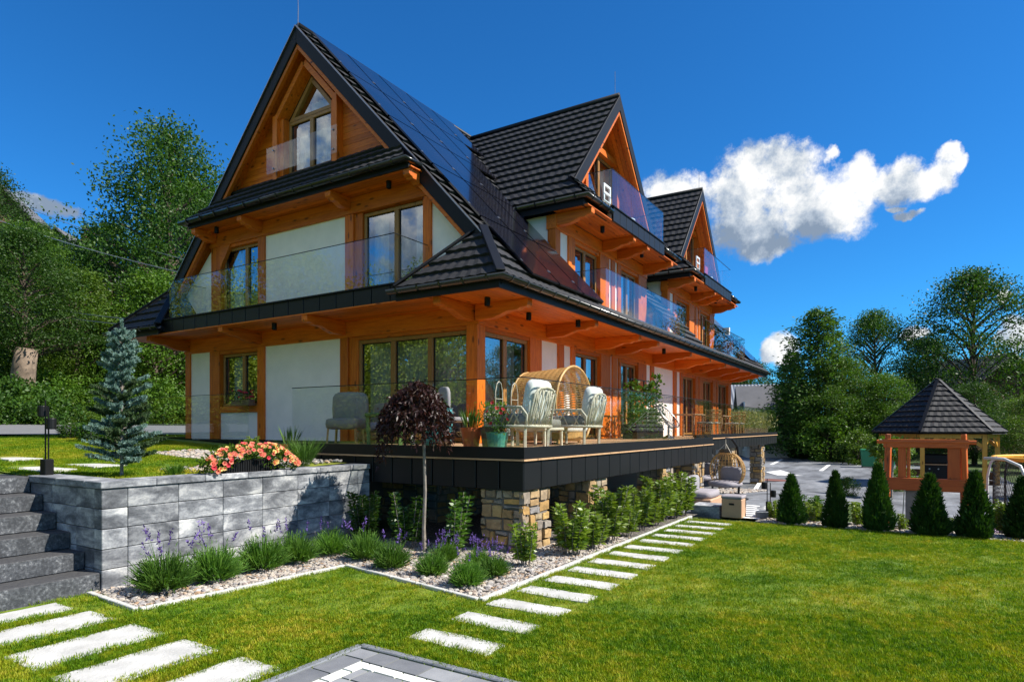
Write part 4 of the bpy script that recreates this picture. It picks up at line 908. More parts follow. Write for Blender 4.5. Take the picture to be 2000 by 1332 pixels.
def pillar(x0, x1, y0, y1, z0=-.05, z1=.905, sides='yx'):
    p = MB().box(x0+.05, x1-.05, y0+.05, y1-.05, z0, z1).build('pillar', 'mortar', ter)
    stone_face(p, lambda a, w, z: (a, y0+.045-w, z), x0, x1, z0, z1); stone_face(p, lambda a, w, z: (x1-.045+w, a, z), y0, y1, z0, z1)
pillar(-5.48, -4.72, 7.84, 8.68); pillar(-5.35, -4.72, 10.06, 10.86); pillar(-5.35, -4.72, 13.85, 14.66); pillar(-5.35, -4.72, 16.3, 17.2, z0=-.1)
pillar(-5.75, -5.25, 22.6, 23.3, z0=-.6, z1=1.12); pillar(-5.75, -5.25, 27.6, 28.3, z0=-.6, z1=1.12)
bw_ = MB().box(-16, -7.9, 9.6, 9.8, -.2, 1.0).box(-7.95, -7.7, 9.6, 30, -.7, 1.3).build('cellar_wall', 'mortar', ter)
stone_face(bw_, lambda a, w, z: (a, 9.6-w, z), -7.9-1.2, -7.7, -.05, 1.0)
stone_face(bw_, lambda a, w, z: (-7.7+w, a, z), 9.6, 16, -.05, 1.1)
# ================================================================== planting
def blades(n, rad, h0, h1, w, lean=.5, dome=0.):
    th = RNG.uniform(0, 6.283, n); r = rad*np.sqrt(RNG.uniform(0, 1, n)); P = np.stack([r*np.cos(th), r*np.sin(th), np.zeros(n)], 1)
    h = RNG.uniform(h0, h1, n)*(1-dome*(r/rad)**2); a2 = th+RNG.normal(0, .6, n); ln = lean*(r/rad*.7+.3)*RNG.uniform(.4, 1.2, n)
    T = P+np.stack([np.cos(a2)*ln*h, np.sin(a2)*ln*h, h], 1); M_ = P*.5+T*.5; M_[:, 2] += h*.08; S = np.stack([-np.sin(a2+RNG.normal(0, .8, n)), np.cos(a2), np.zeros(n)], 1)*w*.5
    return np.stack([P-S*.6, M_-S, T, M_+S], 1).reshape(-1, 3)
# grass
def inside(poly, x, y):
    c = False; j = len(poly)-1
    for i in range(len(poly)):
        xi, yi = poly[i]; xj, yj = poly[j]
        if (yi > y) != (yj > y) and x < (xj-xi)*(y-yi)/(yj-yi)+xi: c = not c
        j = i
    return c
SLABS = [(-3.71, -2.87, 4.2+i*.605, 4.5+i*.605) for i in range(14)]+[(a, b, 2.15, 3.16) for a, b in xs]+[(-3.93, 3.1, -4, 3.9)]
tufts = [npmesh('grass_tuft', blades(40, .075, .012, .031, .0042, .75), 4) for _ in range(5)]
pts = []
def sow(n, x0, x1, y0, y1, dmin, dmax):
    for x, y in zip(RNG.uniform(x0, x1, n), RNG.uniform(y0, y1, n)):
        dp = -.5306*x+.8476*y; lt = .8476*x+.5306*y
        if dp < dmin or dp > dmax or abs(lt) > dp*.85+.3: continue
        if not inside(LAWN, x, y): continue
        if any(a-.0 < x < b+.0 and c < y < d_ for a, b, c, d_ in SLABS): continue
        pts.append((x, y, 0))
sow(76000, -9, 1, 1.5, 9, 3.3, 6.2); sow(34000, -8, 4, 3, 13, 6.2, 9); sow(42000, -6, 7, 5, 13, 9, 16)
scatter('grass', pts, tufts, 'grass_blade', .8, 1.5, label='short mown green grass of the lawn', cat='grass')
pts = []
for x, y in zip(RNG.uniform(-24, -8.1, 26000), RNG.uniform(3.95, 8.6, 26000)):
    if x > -9.8 and y > 7.6: continue
    if any(a < x < b and c < y < d_ for a, b, c, d_ in ((-11.9, -10.5, 4.15, 4.62), (-11.7, -10.6, 4.9, 5.4), (-13.6, -12.5, 4.5, 5.0), (-9.6, -9.0, 6.6, 7.1))): continue
    if (x > -9.6 and y > 5.4) or (x > -12.6 and y > 6.7): continue
    pts.append((x, y, up_z(x, y)))
scatter('upper_grass', pts, tufts, 'grass_blade', .9, 1.6, label='short grass of the raised lawn behind the block wall', cat='grass')
# pebbles
def pebble(seed):
    rg = np.random.default_rng(seed); bm = bmesh.new(); bmesh.ops.create_icosphere(bm, subdivisions=1, radius=1); sx, sy, sz = rg.uniform(.7, 1.25), rg.uniform(.55, 1.), rg.uniform(.3, .6)
    for v_ in bm.verts: k = rg.uniform(.78, 1.15); v_.co = Vector((v_.co.x*sx*k, v_.co.y*sy*k, v_.co.z*sz*k))
    me = bpy.data.meshes.new('pebble'); bm.to_mesh(me); bm.free(); me.materials.append(MATS['pebble']); return me
PB = [pebble(i) for i in range(8)]
pp = []
for x, y in zip(RNG.uniform(-7.65, -3.84, 30000), RNG.uniform(3.45, 13.3, 30000)):
    if inside(BED, x, y) and (x > -6.9 or y < 8) and y < 7.8+6*(x > -4.75) : pp.append((x, y))
pp.sort(key=lambda p: p[0]**2+p[1]**2)
bed = bpy.data.objects['gravel_bed']
small = []
k = 0
for (x, y) in pp:
    edge = min(abs(y-(5.96-(x+6.27)*.181)) if -6.3 < x < -3.8 else 9, abs(x+6.4) if y < 5.9 else 9, abs(x+3.83), 9)
    if k < 300 and random.random() < .16:
        o = bpy.data.objects.new('pebble', PB[k % 8]); COL.objects.link(o); o.parent = bed; s = random.uniform(.028, .052)
        o.location = (x, y, .012+s*.25); o.rotation_euler = (random.uniform(-.5, .5), random.uniform(-.5, .5), random.uniform(0, 6.28)); o.scale = (s, s, s); k += 1
    elif len(small) < 9500: small.append((x, y, .01))
scatter('pebble_fill', small, PB, 'pebble', .018, .042, tilt=.5, label='pale loose stones filling the planting bed', cat='stones')
pp = [(x, y, max(pz(x, y), -.5)+.035) for x, y in zip(RNG.uniform(-2.5, 2.4, 2600), RNG.uniform(12.85, 14.2, 2600))]
scatter('pebble_strip', pp, PB, 'pebble', .025, .06, tilt=.5, label='loose stones under the clipped conifers along the lawn edge', cat='stones')
pp = [(x, y, pz(x, y)+.03) for x, y in zip(RNG.uniform(-5.2, -4.1, 900), RNG.uniform(18.5, 22.5, 900))]
scatter('pebble_patch', pp, PB, 'pebble', .04, .08, tilt=.5, label='pale stones heaped round the pillar foot by the parking yard', cat='stones')
pp = [(x, y, up_z(x, y)+.02) for x, y in list(zip(RNG.uniform(-9.6, -8.1, 700), RNG.uniform(5.3, 7.6, 700)))+list(zip(RNG.uniform(-12.5, -9.6, 900), RNG.uniform(6.7, 7.7, 900)))]
scatter('pebble_border', pp, PB, 'pebble', .025, .05, tilt=.5, label='pale stones of the border behind the flower trough', cat='stones')

# lavender
def lavender_mesh(sd, flowers):
    n = 800; th = RNG.uniform(0, 6.283, n); el = np.arccos(RNG.uniform(.3, 1, n)); L = RNG.uniform(.16, .29, n)
    D = np.stack([np.sin(el)*np.cos(th), np.sin(el)*np.sin(th), np.cos(el)*1.05], 1); P = np.stack([.05*np.cos(th), .05*np.sin(th), np.zeros(n)], 1)*RNG.uniform(0, 1, (n, 1))
    V = [leaf_quads(P+D*L[:, None]*.25, D+RNG.normal(0, .12, (n, 3)), L*.8, .010)]
    P2 = P+D*(L*RNG.uniform(.3, .95, n))[:, None]
    V.append(leaf_quads(P2, D+RNG.normal(0, .5, (n, 3)), RNG.uniform(.04, .075, n), .008))
    P3 = P+D*(L*RNG.uniform(.2, .9, n))[:, None]; V.append(leaf_quads(P3, D+RNG.normal(0, .6, (n, 3)), RNG.uniform(.03, .06, n), .008))
    fo = npmesh('lavender_leaves', np.concatenate(V), 4)
    st, fl = [], []
    for i in range(flowers):
        th = random.uniform(0, 6.28); el = random.uniform(.1, .75); L = random.uniform(.3, .42); d_ = np.array([math.sin(el)*math.cos(th), math.sin(el)*math.sin(th), math.cos(el)])
        st.append(leaf_quads(np.array([d_*.1]), np.array([d_]), L-.1, .005))
        m_ = 16; Pq = np.array([d_*(L-.05+.09*random.random()) for _ in range(m_)]); fl.append(leaf_quads(Pq, RNG.normal(0, 1, (m_, 3))+d_*1.2, .026, .012))
    return fo, npmesh('lavender_stalks', np.concatenate(st), 4), npmesh('lavender_spikes', np.concatenate(fl), 4)
LV = [lavender_mesh(i, f_) for i, f_ in enumerate((8, 4, 20))]
for L_ in LV: L_[0].materials.append(MATS['lav_green']); L_[1].materials.append(MATS['lav_green']); L_[2].materials.append(MATS['lav_flower'])
lavs = [(-6.98, 3.95, 1.25, 0, 'large lavender clump at the wall corner nearest the steps'), (-6.95, 4.52, 1.22, 0, 'second lavender clump along the block wall from the steps'), (-6.98, 5.2, 1.2, 1, 'third lavender clump along the block wall from the steps'),
        (-6.98, 5.72, 1.1, 1, 'fourth lavender clump along the block wall from the steps'), (-6.98, 6.33, 1.0, 1, 'fifth lavender clump along the block wall, by its shaded end'), (-6.35, 6.35, 1.05, 1, 'lavender clump with long stalks left of the slim tree trunk'),
        (-5.65, 6.12, .95, 1, 'lavender clump on the stones just in front of the tree trunk'), (-4.98, 6.12, .8, 1, 'narrow lavender tuft right of the tree trunk'), (-4.3, 5.9, .85, 1, 'round lavender clump at the tip of the stone bed'),
        (-4.3, 6.45, .8, 2, 'flowering lavender beside the foot of the stone pillar'), (-4.75, 6.75, .75, 2, 'low purple flowering lavender before the stone pillar'), (-5.35, 6.85, .75, 2, 'purple lavender between the tree trunk and the stone pillar')]
for (x, y, s, k, lab) in lavs:
    t_ = thing('lavender', lab, 'lavender', (x, y, .01), random.uniform(0, 6), 'lavender clumps in the stone bed', s*(1.1 if k < 2 else 1.05)); t_.scale.z *= 1.25
    for nm, me in zip(('leaves', 'stalks', 'flower_spikes'), LV[k]): tag(link(nm, me, None, t_), kind='stuff')

# upright leafy shrubs (laurel-like whorls)
def laurel_mesh(h, stems, spread, dens=1.):
    V = []; st = MB()
    for s in range(stems):
        a = random.uniform(0, 6.28); r = spread*math.sqrt(random.random()); hh = h*random.uniform(.6, 1.0)
        b = Vector((r*.45*math.cos(a), r*.45*math.sin(a), 0)); tp = Vector((r*math.cos(a), r*math.sin(a), hh)); st.tube([b, (b+tp)/2+Vector((0, 0, .03)), tp], [.009, .007, .004], 5)
        nl = int(hh/.055*dens)
        for i in range(nl):
            tt = .2+.8*i/nl; p = b.lerp(tp, tt); m_ = 5; az = random.random()*6+np.arange(m_)*6.283/m_
            up_ = .15+.75*tt**3; D = np.stack([np.cos(az), np.sin(az), np.full(m_, up_)+RNG.normal(0, .12, m_)], 1)
            V.append(leaf_quads(np.repeat(np.array([p]), m_, 0), D, RNG.uniform(.10, .17, m_)*(1-.2*tt), .052, .12))
    return npmesh('shrub_leaves', np.concatenate(V), 4), st.mesh('shrub_stems')
LR = [laurel_mesh(.95, 13, .31), laurel_mesh(.8, 12, .33), laurel_mesh(.85, 11, .34, .8), laurel_mesh(.95, 7, .33, .8)]
for a, b in LR: b.materials.append(MATS['bark_grey'])
LRM = [[a.copy() for a, _ in LR] for _ in range(2)]
for i, m_ in enumerate(('leaf_laurel', 'leaf_laurel_deep')):
    for me in LRM[i]: me.materials.append(MATS[m_])
def laurel(x, y, k, s, mi, lab, z=.01, group='leafy shrubs along the terrace', sz=1.):
    t_ = thing('shrub', lab, 'shrub', (x, y, z), random.uniform(0, 6), group, s); t_.scale.z = s*sz*(.82 if 'past' in lab or 'pillars' in lab or 'row' in lab or 'hiding' in lab else 1)
    link('leaves', LRM[mi][k], None, t_); link('stems', LR[k][1], None, t_)
row_ = [(-4.3, 7.2, 2, .85, 'bushy yellowish shrub in front of the first stone pillar'), (-4.12, 8.15, 0, .95, 'tall leafy shrub just past the first stone pillar'), (-4.1, 8.75, 1, 1.0, 'leafy shrub, second past the first stone pillar'), (-4.12, 9.4, 0, 1.08, 'leafy shrub, third past the first stone pillar, before the second pillar'),
        (-4.1, 10.05, 1, 1.02, 'leafy shrub hiding the second stone pillar'), (-4.12, 10.75, 0, .98, 'leafy shrub just past the second stone pillar'), (-4.1, 11.4, 1, .98, 'leafy shrub midway between second and third stone pillars'), (-4.12, 12.0, 0, 1.05, 'leafy shrub third from the far end of the terrace row'), (-4.1, 12.55, 1, 1.1, 'leafy shrub second from the far end of the terrace row'), (-4.1, 13.1, 0, 1.12, 'last leafy shrub of the terrace row by the garden seats')]
for i, (x, y, k, s, lab) in enumerate(row_): laurel(x, y, k, s*(.84, 1.02, .9, 1.08)[i % 4], 0, lab)
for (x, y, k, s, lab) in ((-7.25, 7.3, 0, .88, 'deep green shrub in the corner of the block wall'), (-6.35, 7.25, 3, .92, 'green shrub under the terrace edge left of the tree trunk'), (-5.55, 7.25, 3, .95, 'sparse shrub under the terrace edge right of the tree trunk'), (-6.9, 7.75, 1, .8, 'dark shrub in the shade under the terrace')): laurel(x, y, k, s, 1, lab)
# small shrubs on the upper level
for (x, y, k, s, mi, lab, m2) in ((-9.0, 6.6, 1, .5, 0, 'yellow green shrub behind the flower trough', 1), (-9.6, 6.9, 0, .48, 0, 'light green shrub left of the flower trough', 1), (-10.4, 7.0, 2, .42, 1, 'small green shrub between blue spruce and glass rail', 1), (-13.4, 6.6, 1, .7, 1, 'low green shrub behind the blue spruce', 1), (-14.5, 7.1, 0, .85, 1, 'low dark shrub beside the drive near the lamp', 1), (-15.8, 7.2, 1, .85, 1, 'low dark shrub at the drive edge left of the lamp', 1), (-17.2, 7.4, 1, .8, 1, 'low dark shrub furthest along the drive edge', 1)):
    laurel(x, y, k, s, mi, lab, z=up_z(x, y), group='low shrubs on the upper lawn', sz=1.0 if mi == 0 else .75)

# ornamental grass clumps
def grass_clump(name, lab, loc, n, h, m, s=1., lean=.9, w=.008):
    t_ = thing(name, lab, 'grass clump', loc, 0, None, s); link('blades', npmesh('blades', blades(n, .09, h*.6, h, w, lean), 4), m, t_); return t_
grass_clump('ornamental_grass', 'arching fine green grass clump between flower trough and terrace', (-8.05, 6.75, up_z(-8.05, 6.75)), 420, .48, 'lav_green')
grass_clump('ornamental_grass', 'small grass clump behind the flower trough', (-8.5, 4.95, up_z(-8.5, 4.9)), 260, .2, 'lav_green')
t_ = thing('groundcover', 'low golden yellow ground cover beside the blue spruce', 'plant', (-8.75, 5.2, up_z(-8.7, 5.2)))
link('leaves', npmesh('yellow_leaves', np.concatenate([leaf_quads(np.stack([RNG.normal(0, .2, 500), RNG.normal(0, .13, 500), RNG.uniform(0, .05, 500)], 1), RNG.normal(0, 1, (500, 3))+(0, 0, .8), .035, .015)]), 4), 'yellow_leaf', t_)

# flower trough with petunias
fx = thing('flower_trough', 'dark ribbed flower trough with salmon petunias on the wall coping', 'planter', (-7.8, 5.58, 1.212))
mb = MB().box(-.11, .11, -.42, .42, 0, .16)
for i in range(24): y = -.41+i*.0357; mb.box(.11, .122, y-.006, y+.006, .004, .158)
mb.build('trough', 'black_metal', fx, local=True)
n = 1500; th = RNG.uniform(0, 6.283, n); yy = RNG.uniform(-.68, .68, n); rr = np.sqrt(np.clip(1-(yy/.78)**2, .1, 1))
P = np.stack([RNG.uniform(-.16, .2, n), yy, .12+RNG.uniform(-.1, .26, n)*rr], 1); P[:, 2] -= np.clip(np.abs(yy)-.42, 0, 1)*.35
P = P[~((P[:, 0] > .05) & (np.abs(P[:, 1]+.08) < .19) & (P[:, 2] < .17))]
n = len(P); D = RNG.normal(0, .6, (n, 3))+np.stack([np.full(n, .5), P[:, 1]*.8, np.full(n, .5)], 1)
link('foliage', npmesh('petunia_leaves', leaf_quads(P, D, RNG.uniform(.04, .07, n), .028), 4), 'leaf_bright', fx)
def flower_mesh(name, m, m2, r=.034):
    mb = MB(); mb.add([(0, 0, -.012)]+[(r*(1 if k % 2 else .82)*math.cos(k*math.pi/5), r*(1 if k % 2 else .82)*math.sin(k*math.pi/5), .010) for k in range(10)], [(0, k+1, (k+1) % 10+1) for k in range(10)])
    me = mb.mesh(name); me.materials.append(MATS[m]); c = MB().lathe([(.002, -.011), (r*.36, .0)], 8, open_=True).mesh(name+'_eye'); c.materials.append(MATS[m2]); return me, c
FS = [flower_mesh('petunia', 'petal_salmon', 'petal_red'), flower_mesh('petunia', 'petal_salmon', 'petal_yellow'), flower_mesh('petunia', 'petal_yellow', 'petal_red'), flower_mesh('petunia', 'petal_red', 'petal_red')]
for i in range(125):
    y = random.uniform(-.7, .7); r_ = math.sqrt(max(.1, 1-(y/.78)**2)); a = random.uniform(-.25, 1.35)
    x = .06+.17*math.cos(a); z = .14+.26*math.sin(a)*r_-max(0, abs(y)-.42)*.35
    if abs(y+.08) < .2 and z < .2: continue
    d_ = Vector((math.cos(a)+.25, y*.5+random.uniform(-.3, .0), math.sin(a)+.15)).normalized()
    k = random.choice((0, 0, 0, 1, 1, 2, 3) if y < .25 else (0, 1, 1, 2, 2))
    o = link('flower', FS[k][0], None, fx); o.location = (x, y, z); o.rotation_euler = d_.to_track_quat('Z', 'Y').to_euler(); s = random.uniform(.8, 1.25); o.scale = (s, s, s)
    e = link('flower_eye', FS[k][1], None, o)

# blue spruce
sp = thing('blue_spruce', 'young silvery blue spruce on the raised lawn', 'spruce', (-8.98, 4.5, up_z(-9, 4.5))); sp.scale = (.72, .72, 1.)
H = 2.1; mb = MB().tube([(0, 0, -.1), (.01, 0, .7), (-.01, .01, 1.5), (0, 0, 2.02)], [.032, .026, .016, .006], 7); mb.build('trunk', 'bark_grey', sp, local=True)
VB = [[], []]; BR = MB()
def needles(p, q, n, L, tgt):
    p, q = np.array(p), np.array(q); ax = (q-p)/max(np.linalg.norm(q-p), 1e-5); P = p+(q-p)*RNG.uniform(0, 1.03, (n, 1)); D = RNG.normal(0, 1, (n, 3)); D -= (D@ax)[:, None]*ax; D = unit(D)+ax*.75+np.array([0, 0, .12])
    tgt.append(leaf_quads(P, D, RNG.uniform(.7, 1.1, n)*L, .011))
needles((0, 0, 1.75), (0, 0, H), 420, .05, VB[0])
for i in range(96):
    t0 = (i+random.random())/96; z = .16+t0*1.72; a = i*2.4+random.uniform(-.3, .3); gap = 1.25 < z < 1.36
    R0 = (.56*(1-t0)**.75+.1)*random.uniform(.55, 1.12)
    if z > 1.3: R0 = (.30*(1-(z-1.3)/.75)+.09)*random.uniform(.8, 1.1)
    if gap: R0 *= .35
    rise = .18+.35*t0; e = Vector((math.cos(a)*R0, math.sin(a)*R0, z+R0*rise)); b0 = Vector((0, 0, z)); BR.tube([b0, e], [.008, .003], 4, False)
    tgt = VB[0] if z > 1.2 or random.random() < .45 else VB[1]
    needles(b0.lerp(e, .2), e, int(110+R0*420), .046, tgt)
    for k in range(int(3+R0*22)):
        tt = random.uniform(.3, .95); p = b0.lerp(e, tt); s_ = random.choice((-1, 1)); q = p+Vector((math.cos(a+s_*.9), math.sin(a+s_*.9), .1+.25*t0)).normalized()*random.uniform(.08, .17)*(1.2-t0*.5)
        needles(p, q, 80, .042, tgt)
BR.build('branches', 'bark_grey', sp, local=True)
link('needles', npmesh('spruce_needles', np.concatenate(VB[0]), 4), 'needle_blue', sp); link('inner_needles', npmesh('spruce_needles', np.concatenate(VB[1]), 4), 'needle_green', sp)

# weeping purple tree
wt = thing('weeping_tree', 'slim weeping tree with dark purple foliage in front of the terrace glass', 'tree', (-6.02, 7.22, 0))
mb = MB().tube([(0, 0, -.05), (-.015, 0, .35), (.01, .0, .9), (-.01, 0, 1.5), (0, .0, 2.2)], [.038, .027, .024, .021, .018], 8)
mb.build('trunk', 'bark_grey', wt, local=True)
V = []; tw = MB(); cx0, cy0 = -.12, -.06
for i in range(250):
    a = random.uniform(0, 6.283); r = .5*math.sqrt(random.random())*random.uniform(.8, 1.05); cxr = 1.12; x, y = cx0+r*math.cos(a)*cxr, cy0+r*math.sin(a)
    zt = 2.5-.42*(r/.5)**2.2+random.uniform(-.06, .06); L = random.uniform(.12, .45)*(.5+r/.5*.8)
    if x < -.25: L *= 1.35
    p0 = Vector((0, 0, 2.1)); p1 = Vector((x*.6, y*.6, zt-.05)); p2 = Vector((x, y, zt-.12)); p3 = Vector((x*1.05+random.uniform(-.03, .03), y*1.05, zt-.12-L))
    if i % 3 == 0: tw.tube([p0, p1, p2, p3], [.012, .007, .004, .002], 4, False)
    for (q0, q1, m_) in ((p1, p2, 9), (p2, p3, int(10+50*L))):
        P = np.array(q0)+(np.array(q1)-np.array(q0))*RNG.uniform(0, 1, (m_, 1))+RNG.normal(0, .025, (m_, 3)); D = RNG.normal(0, .7, (m_, 3))+np.array([x*.6, y*.6, -.55])
        V.append(leaf_quads(P, D, RNG.uniform(.06, .10, m_), .026, .15))
tw.build('twigs', 'bark', wt, local=True); link('foliage', npmesh('purple_leaves', np.concatenate(V), 4), 'leaf_purple', wt)

# thujas along the lawn
def thuja_mesh(sd, h, r):
    n = 5200; t0 = RNG.uniform(0, 1, n)**1.25; th = RNG.uniform(0, 6.283, n); lump = 1+.15*np.sin(th*3+t0*9+sd)+.13*np.sin(th*7-t0*15+sd*2)+.1*np.sin(th*11+t0*31)
    prof = np.where(t0 < .12, .82+t0*1.5, (1-(t0-.12)/.88)**.8); rr = r*prof*lump*(RNG.uniform(.55, 1, n)**.35); P = np.stack([rr*np.cos(th), rr*np.sin(th), t0*h*.98], 1)
    D = np.stack([np.cos(th)*.6, np.sin(th)*.6, np.full(n, .95)], 1)+RNG.normal(0, .28, (n, 3))
    return npmesh('thuja_sprays', leaf_quads(P, D, RNG.uniform(.05, .12, n), .024), 4)
TH = [thuja_mesh(i, 1., .235) for i in range(3)]; TT = MB().tube([(0, 0, -.1), (0, 0, .8)], [.03, .01], 6).mesh('thuja_stem'); TT.materials.append(MATS['bark'])
TI = MB().lathe([(.12, .03), (.14, .2), (.085, .55), (.01, .85)], 10).mesh('thuja_core'); TI.materials.append(MATS['leaf_thuja'])
for me in TH: me.materials.append(MATS['leaf_thuja'])
for i, (x, y, h, w, lab) in enumerate([(-1.96, 13.07, .9, .95, 'cone shaped thuja nearest the garden lamp'), (-1.2, 12.97, .99, .82, 'cone shaped thuja, second from the garden lamp'), (-.53, 13.0, 1.14, .95, 'cone shaped thuja standing by the left post of the play tower'), (.23, 12.9, 1.0, 1.08, 'broad thuja in the middle below the play tower'), (.86, 12.98, 1.06, 1.0, 'cone shaped thuja by the right post of the play tower'), (1.52, 13.3, .98, 1.05, 'thuja cut off by the right edge of the picture')]):
    t_ = thing('thuja', lab, 'conifer', (x, y, 0), i*1.3, 'thuja cones along the lawn edge'); t_.scale = (w, w, h)
    link('sprays', TH[i % 3], None, t_); link('core', TI, None, t_); link('stem', TT, None, t_)
for (x, y, k, s, lab) in ((-1.62, 13.55, 1, .6, 'yellow green shrub between first and second thuja'), (-2.35, 13.6, 0, .45, 'rounded shrub behind the garden lamp'), (-.85, 13.5, 2, .6, 'light shrub between second and third thuja'), (-.15, 13.3, 2, .42, 'low shrub between third and fourth thuja'), (.55, 13.4, 2, .4, 'low shrub between fourth and fifth thuja'), (1.3, 14.0, 0, .65, 'yellow green shrub by the trampoline pole'), (-1.75, 14.2, 1, .7, 'dark rounded shrub behind the first thuja')):
    laurel(x, y, k, s, 0 if 'dark' not in lab else 1, lab, z=-.05, group='shrubs between the thujas')
# ================================================================== furniture on the terrace
def armchair(loc, rz, lab):
    t_ = thing('armchair', lab, 'armchair', loc, rz, 'rattan armchairs on the terrace')        # faces -x in local space, back at +x
    w, dp = .39, .37
    for sx in (-1, 1):
        for sy in (-1, 1): MB().beam((sx*(dp-.04), sy*(w-.04), 0), (sx*(dp-.03), sy*(w-.03), .33), .045, .045).build('leg', 'rattan_pale', t_, local=True, bev=.006)
    MB().tube([(-dp, -w, .33), (dp, -w, .33), (dp, w, .33), (-dp, w, .33), (-dp, -w, .33)], .03, 8).build('seat_frame', 'rattan_pale', t_, local=True, smooth=True)
    for sy in (-1, 1):
        a = MB(); y = sy*w
        top = [(-dp, y, .33), (-dp-.01, y, .52), (-dp+.05, y, .62), (-.05, y, .63), (dp-.08, y, .62), (dp+.02, y, .5), (dp, y, .33)]; a.tube(top, .02, 7)
        for k in range(6):
            x0 = -dp+.06+k*.115; x1 = x0+random.choice((-.2, .18, .14, -.15)); x1 = min(max(x1, -dp+.03), dp-.06); a.tube([(x0, y, .33), ((x0+x1)/2+.01, y+sy*.012, .48), (x1, y, .62)], .012, 5)
        a.build('arm', 'rattan_pale', t_, local=True, smooth=True)
    b = MB(); fr = [(dp, -w+.06, .33), (dp+.07, -w+.05, .6), (dp+.12, -w+.08, .82), (dp+.14, -w+.2, .9), (dp+.15, 0, .92), (dp+.14, w-.2, .9), (dp+.12, w-.08, .82), (dp+.07, w-.05, .6), (dp, w-.06, .33)]; b.tube(fr, .019, 7)
    for k in range(11):
        y0 = -w+.1+k*.058; off = random.choice((-.14, .13, -.1, .16)); y1 = min(max(y0+off, -w+.12), w-.12)
        b.tube([(dp, y0, .33), (dp+.05, (y0*2+y1)/3+off*.2, .52), (dp+.1, (y0+2*y1)/3, .7), (dp+.135, y1, .89)], .013, 5)
    b.build('back_lattice', 'rattan_pale', t_, local=True, smooth=True)
    MB().ellipsoid((-.02, 0, .43), (.38, .37, .1), 18, 8, .45).build('seat_cushion', 'fabric_grey', t_, local=True, smooth=True)
    o = MB().ellipsoid((0, 0, 0), (.09, .33, .33), 18, 10, .45).build('back_cushion', 'fabric_white', t_, local=True, smooth=True); o.location = (dp-.03, 0, .72); o.rotation_euler = (0, .16, 0)
    return t_
ZD = 1.503
armchair((-5.28, 8.62, ZD), 0.0, 'pale rattan armchair with tall white cushion at the terrace corner')
armchair((-5.3, 10.65, ZD), 0.05, 'pale rattan armchair with white cushion further along the glass railing')
ot = thing('footstool', 'low grey cushioned footstool between the two rattan armchairs', 'footstool', (-5.45, 9.6, ZD))
for sx in (-1, 1):
    for sy in (-1, 1): MB().beam((sx*.26, sy*.3, 0), (sx*.26, sy*.3, .26), .04, .04).build('leg', 'rattan_pale', ot, local=True)
MB().box(-.3, .3, -.34, .34, .26, .31).build('frame', 'rattan_pale', ot, local=True, bev=.01); MB().ellipsoid((0, 0, .38), (.3, .34, .08), 16, 8, .4).build('cushion', 'fabric_taupe', ot, local=True, smooth=True)
# round rattan daybed with hood, opening to +x
db = thing('daybed', 'round woven rattan daybed with arched hood behind the armchairs', 'daybed', (-6.25, 11.45, ZD))
rad = .78; hz = .72; mb = MB(); ring = lambda x, r, a0, a1, n: [(x, r*math.cos(a), hz+r*math.sin(a)) for a in np.linspace(a0, a1, n)]
mb.tube(ring(.55, rad+.02, -.9, math.pi+.9, 30), .025, 8); mb.tube(ring(-.5, rad*.92, -.9, math.pi+.9, 26), .02, 7); mb.build('hoops', 'rattan', db, local=True, smooth=True)
mb = MB()
for k in range(64):                                             # woven hood: two families of slanting strips
    a0 = -.55+k*(math.pi+1.1)/63
    for sg in (-1, 1):
        pts_ = []
        for q in range(6): tt = q/5; r_ = rad*(.92+.1*tt); a = min(max(a0+sg*.28*(tt-.5), -.6), math.pi+.6); pts_.append((-.5+1.05*tt, r_*math.cos(a), hz+r_*math.sin(a)))
        for q in range(5):
            p, s_ = Vector(pts_[q]), Vector(pts_[q+1]); n_ = Vector((0, p.y, p.z-hz)); mb.beam(p, s_, .021, .006, n_)
mb.build('hood', 'rattan', db, local=True)
mb = MB()
for k in range(22):
    y = -.7+k*1.4/21; zt = hz+math.sqrt(max(.02, (rad*.9)**2-y*y)); mb.tube([(-.52, y, .35), (-.53, y*.97, zt)], .011, 5, False)
for k in range(7): z = .42+k*.13; yy = math.sqrt(max(.05, (rad*.9)**2-max(0, z-hz)**2))*.98; mb.tube([(-.535, -yy, z), (-.535, yy, z)], .009, 5, False)
mb.build('back_weave', 'rattan', db, local=True)
MB().ellipsoid((.05, 0, .3), (.6, .68, .11), 20, 8, .5).build('mattress', 'fabric_white', db, local=True, smooth=True)
MB().lathe([(.6, .04), (.66, .1), (.68, .22)], 24).build('base', 'rattan', db, local=True)
for sy in (-1, 1):
    for sx in (-1, 1): MB().beam((sx*.42, sy*.46, 0), (sx*.42, sy*.46, .1), .05, .05).build('leg', 'rattan', db, local=True)
for y in (-.3, .32): o = MB().ellipsoid((0, 0, 0), (.09, .22, .2), 14, 8, .5).build('cushion', 'fabric_white', db, local=True, smooth=True); o.location = (-.3, y, .52); o.rotation_euler = (0, -.35, 0)
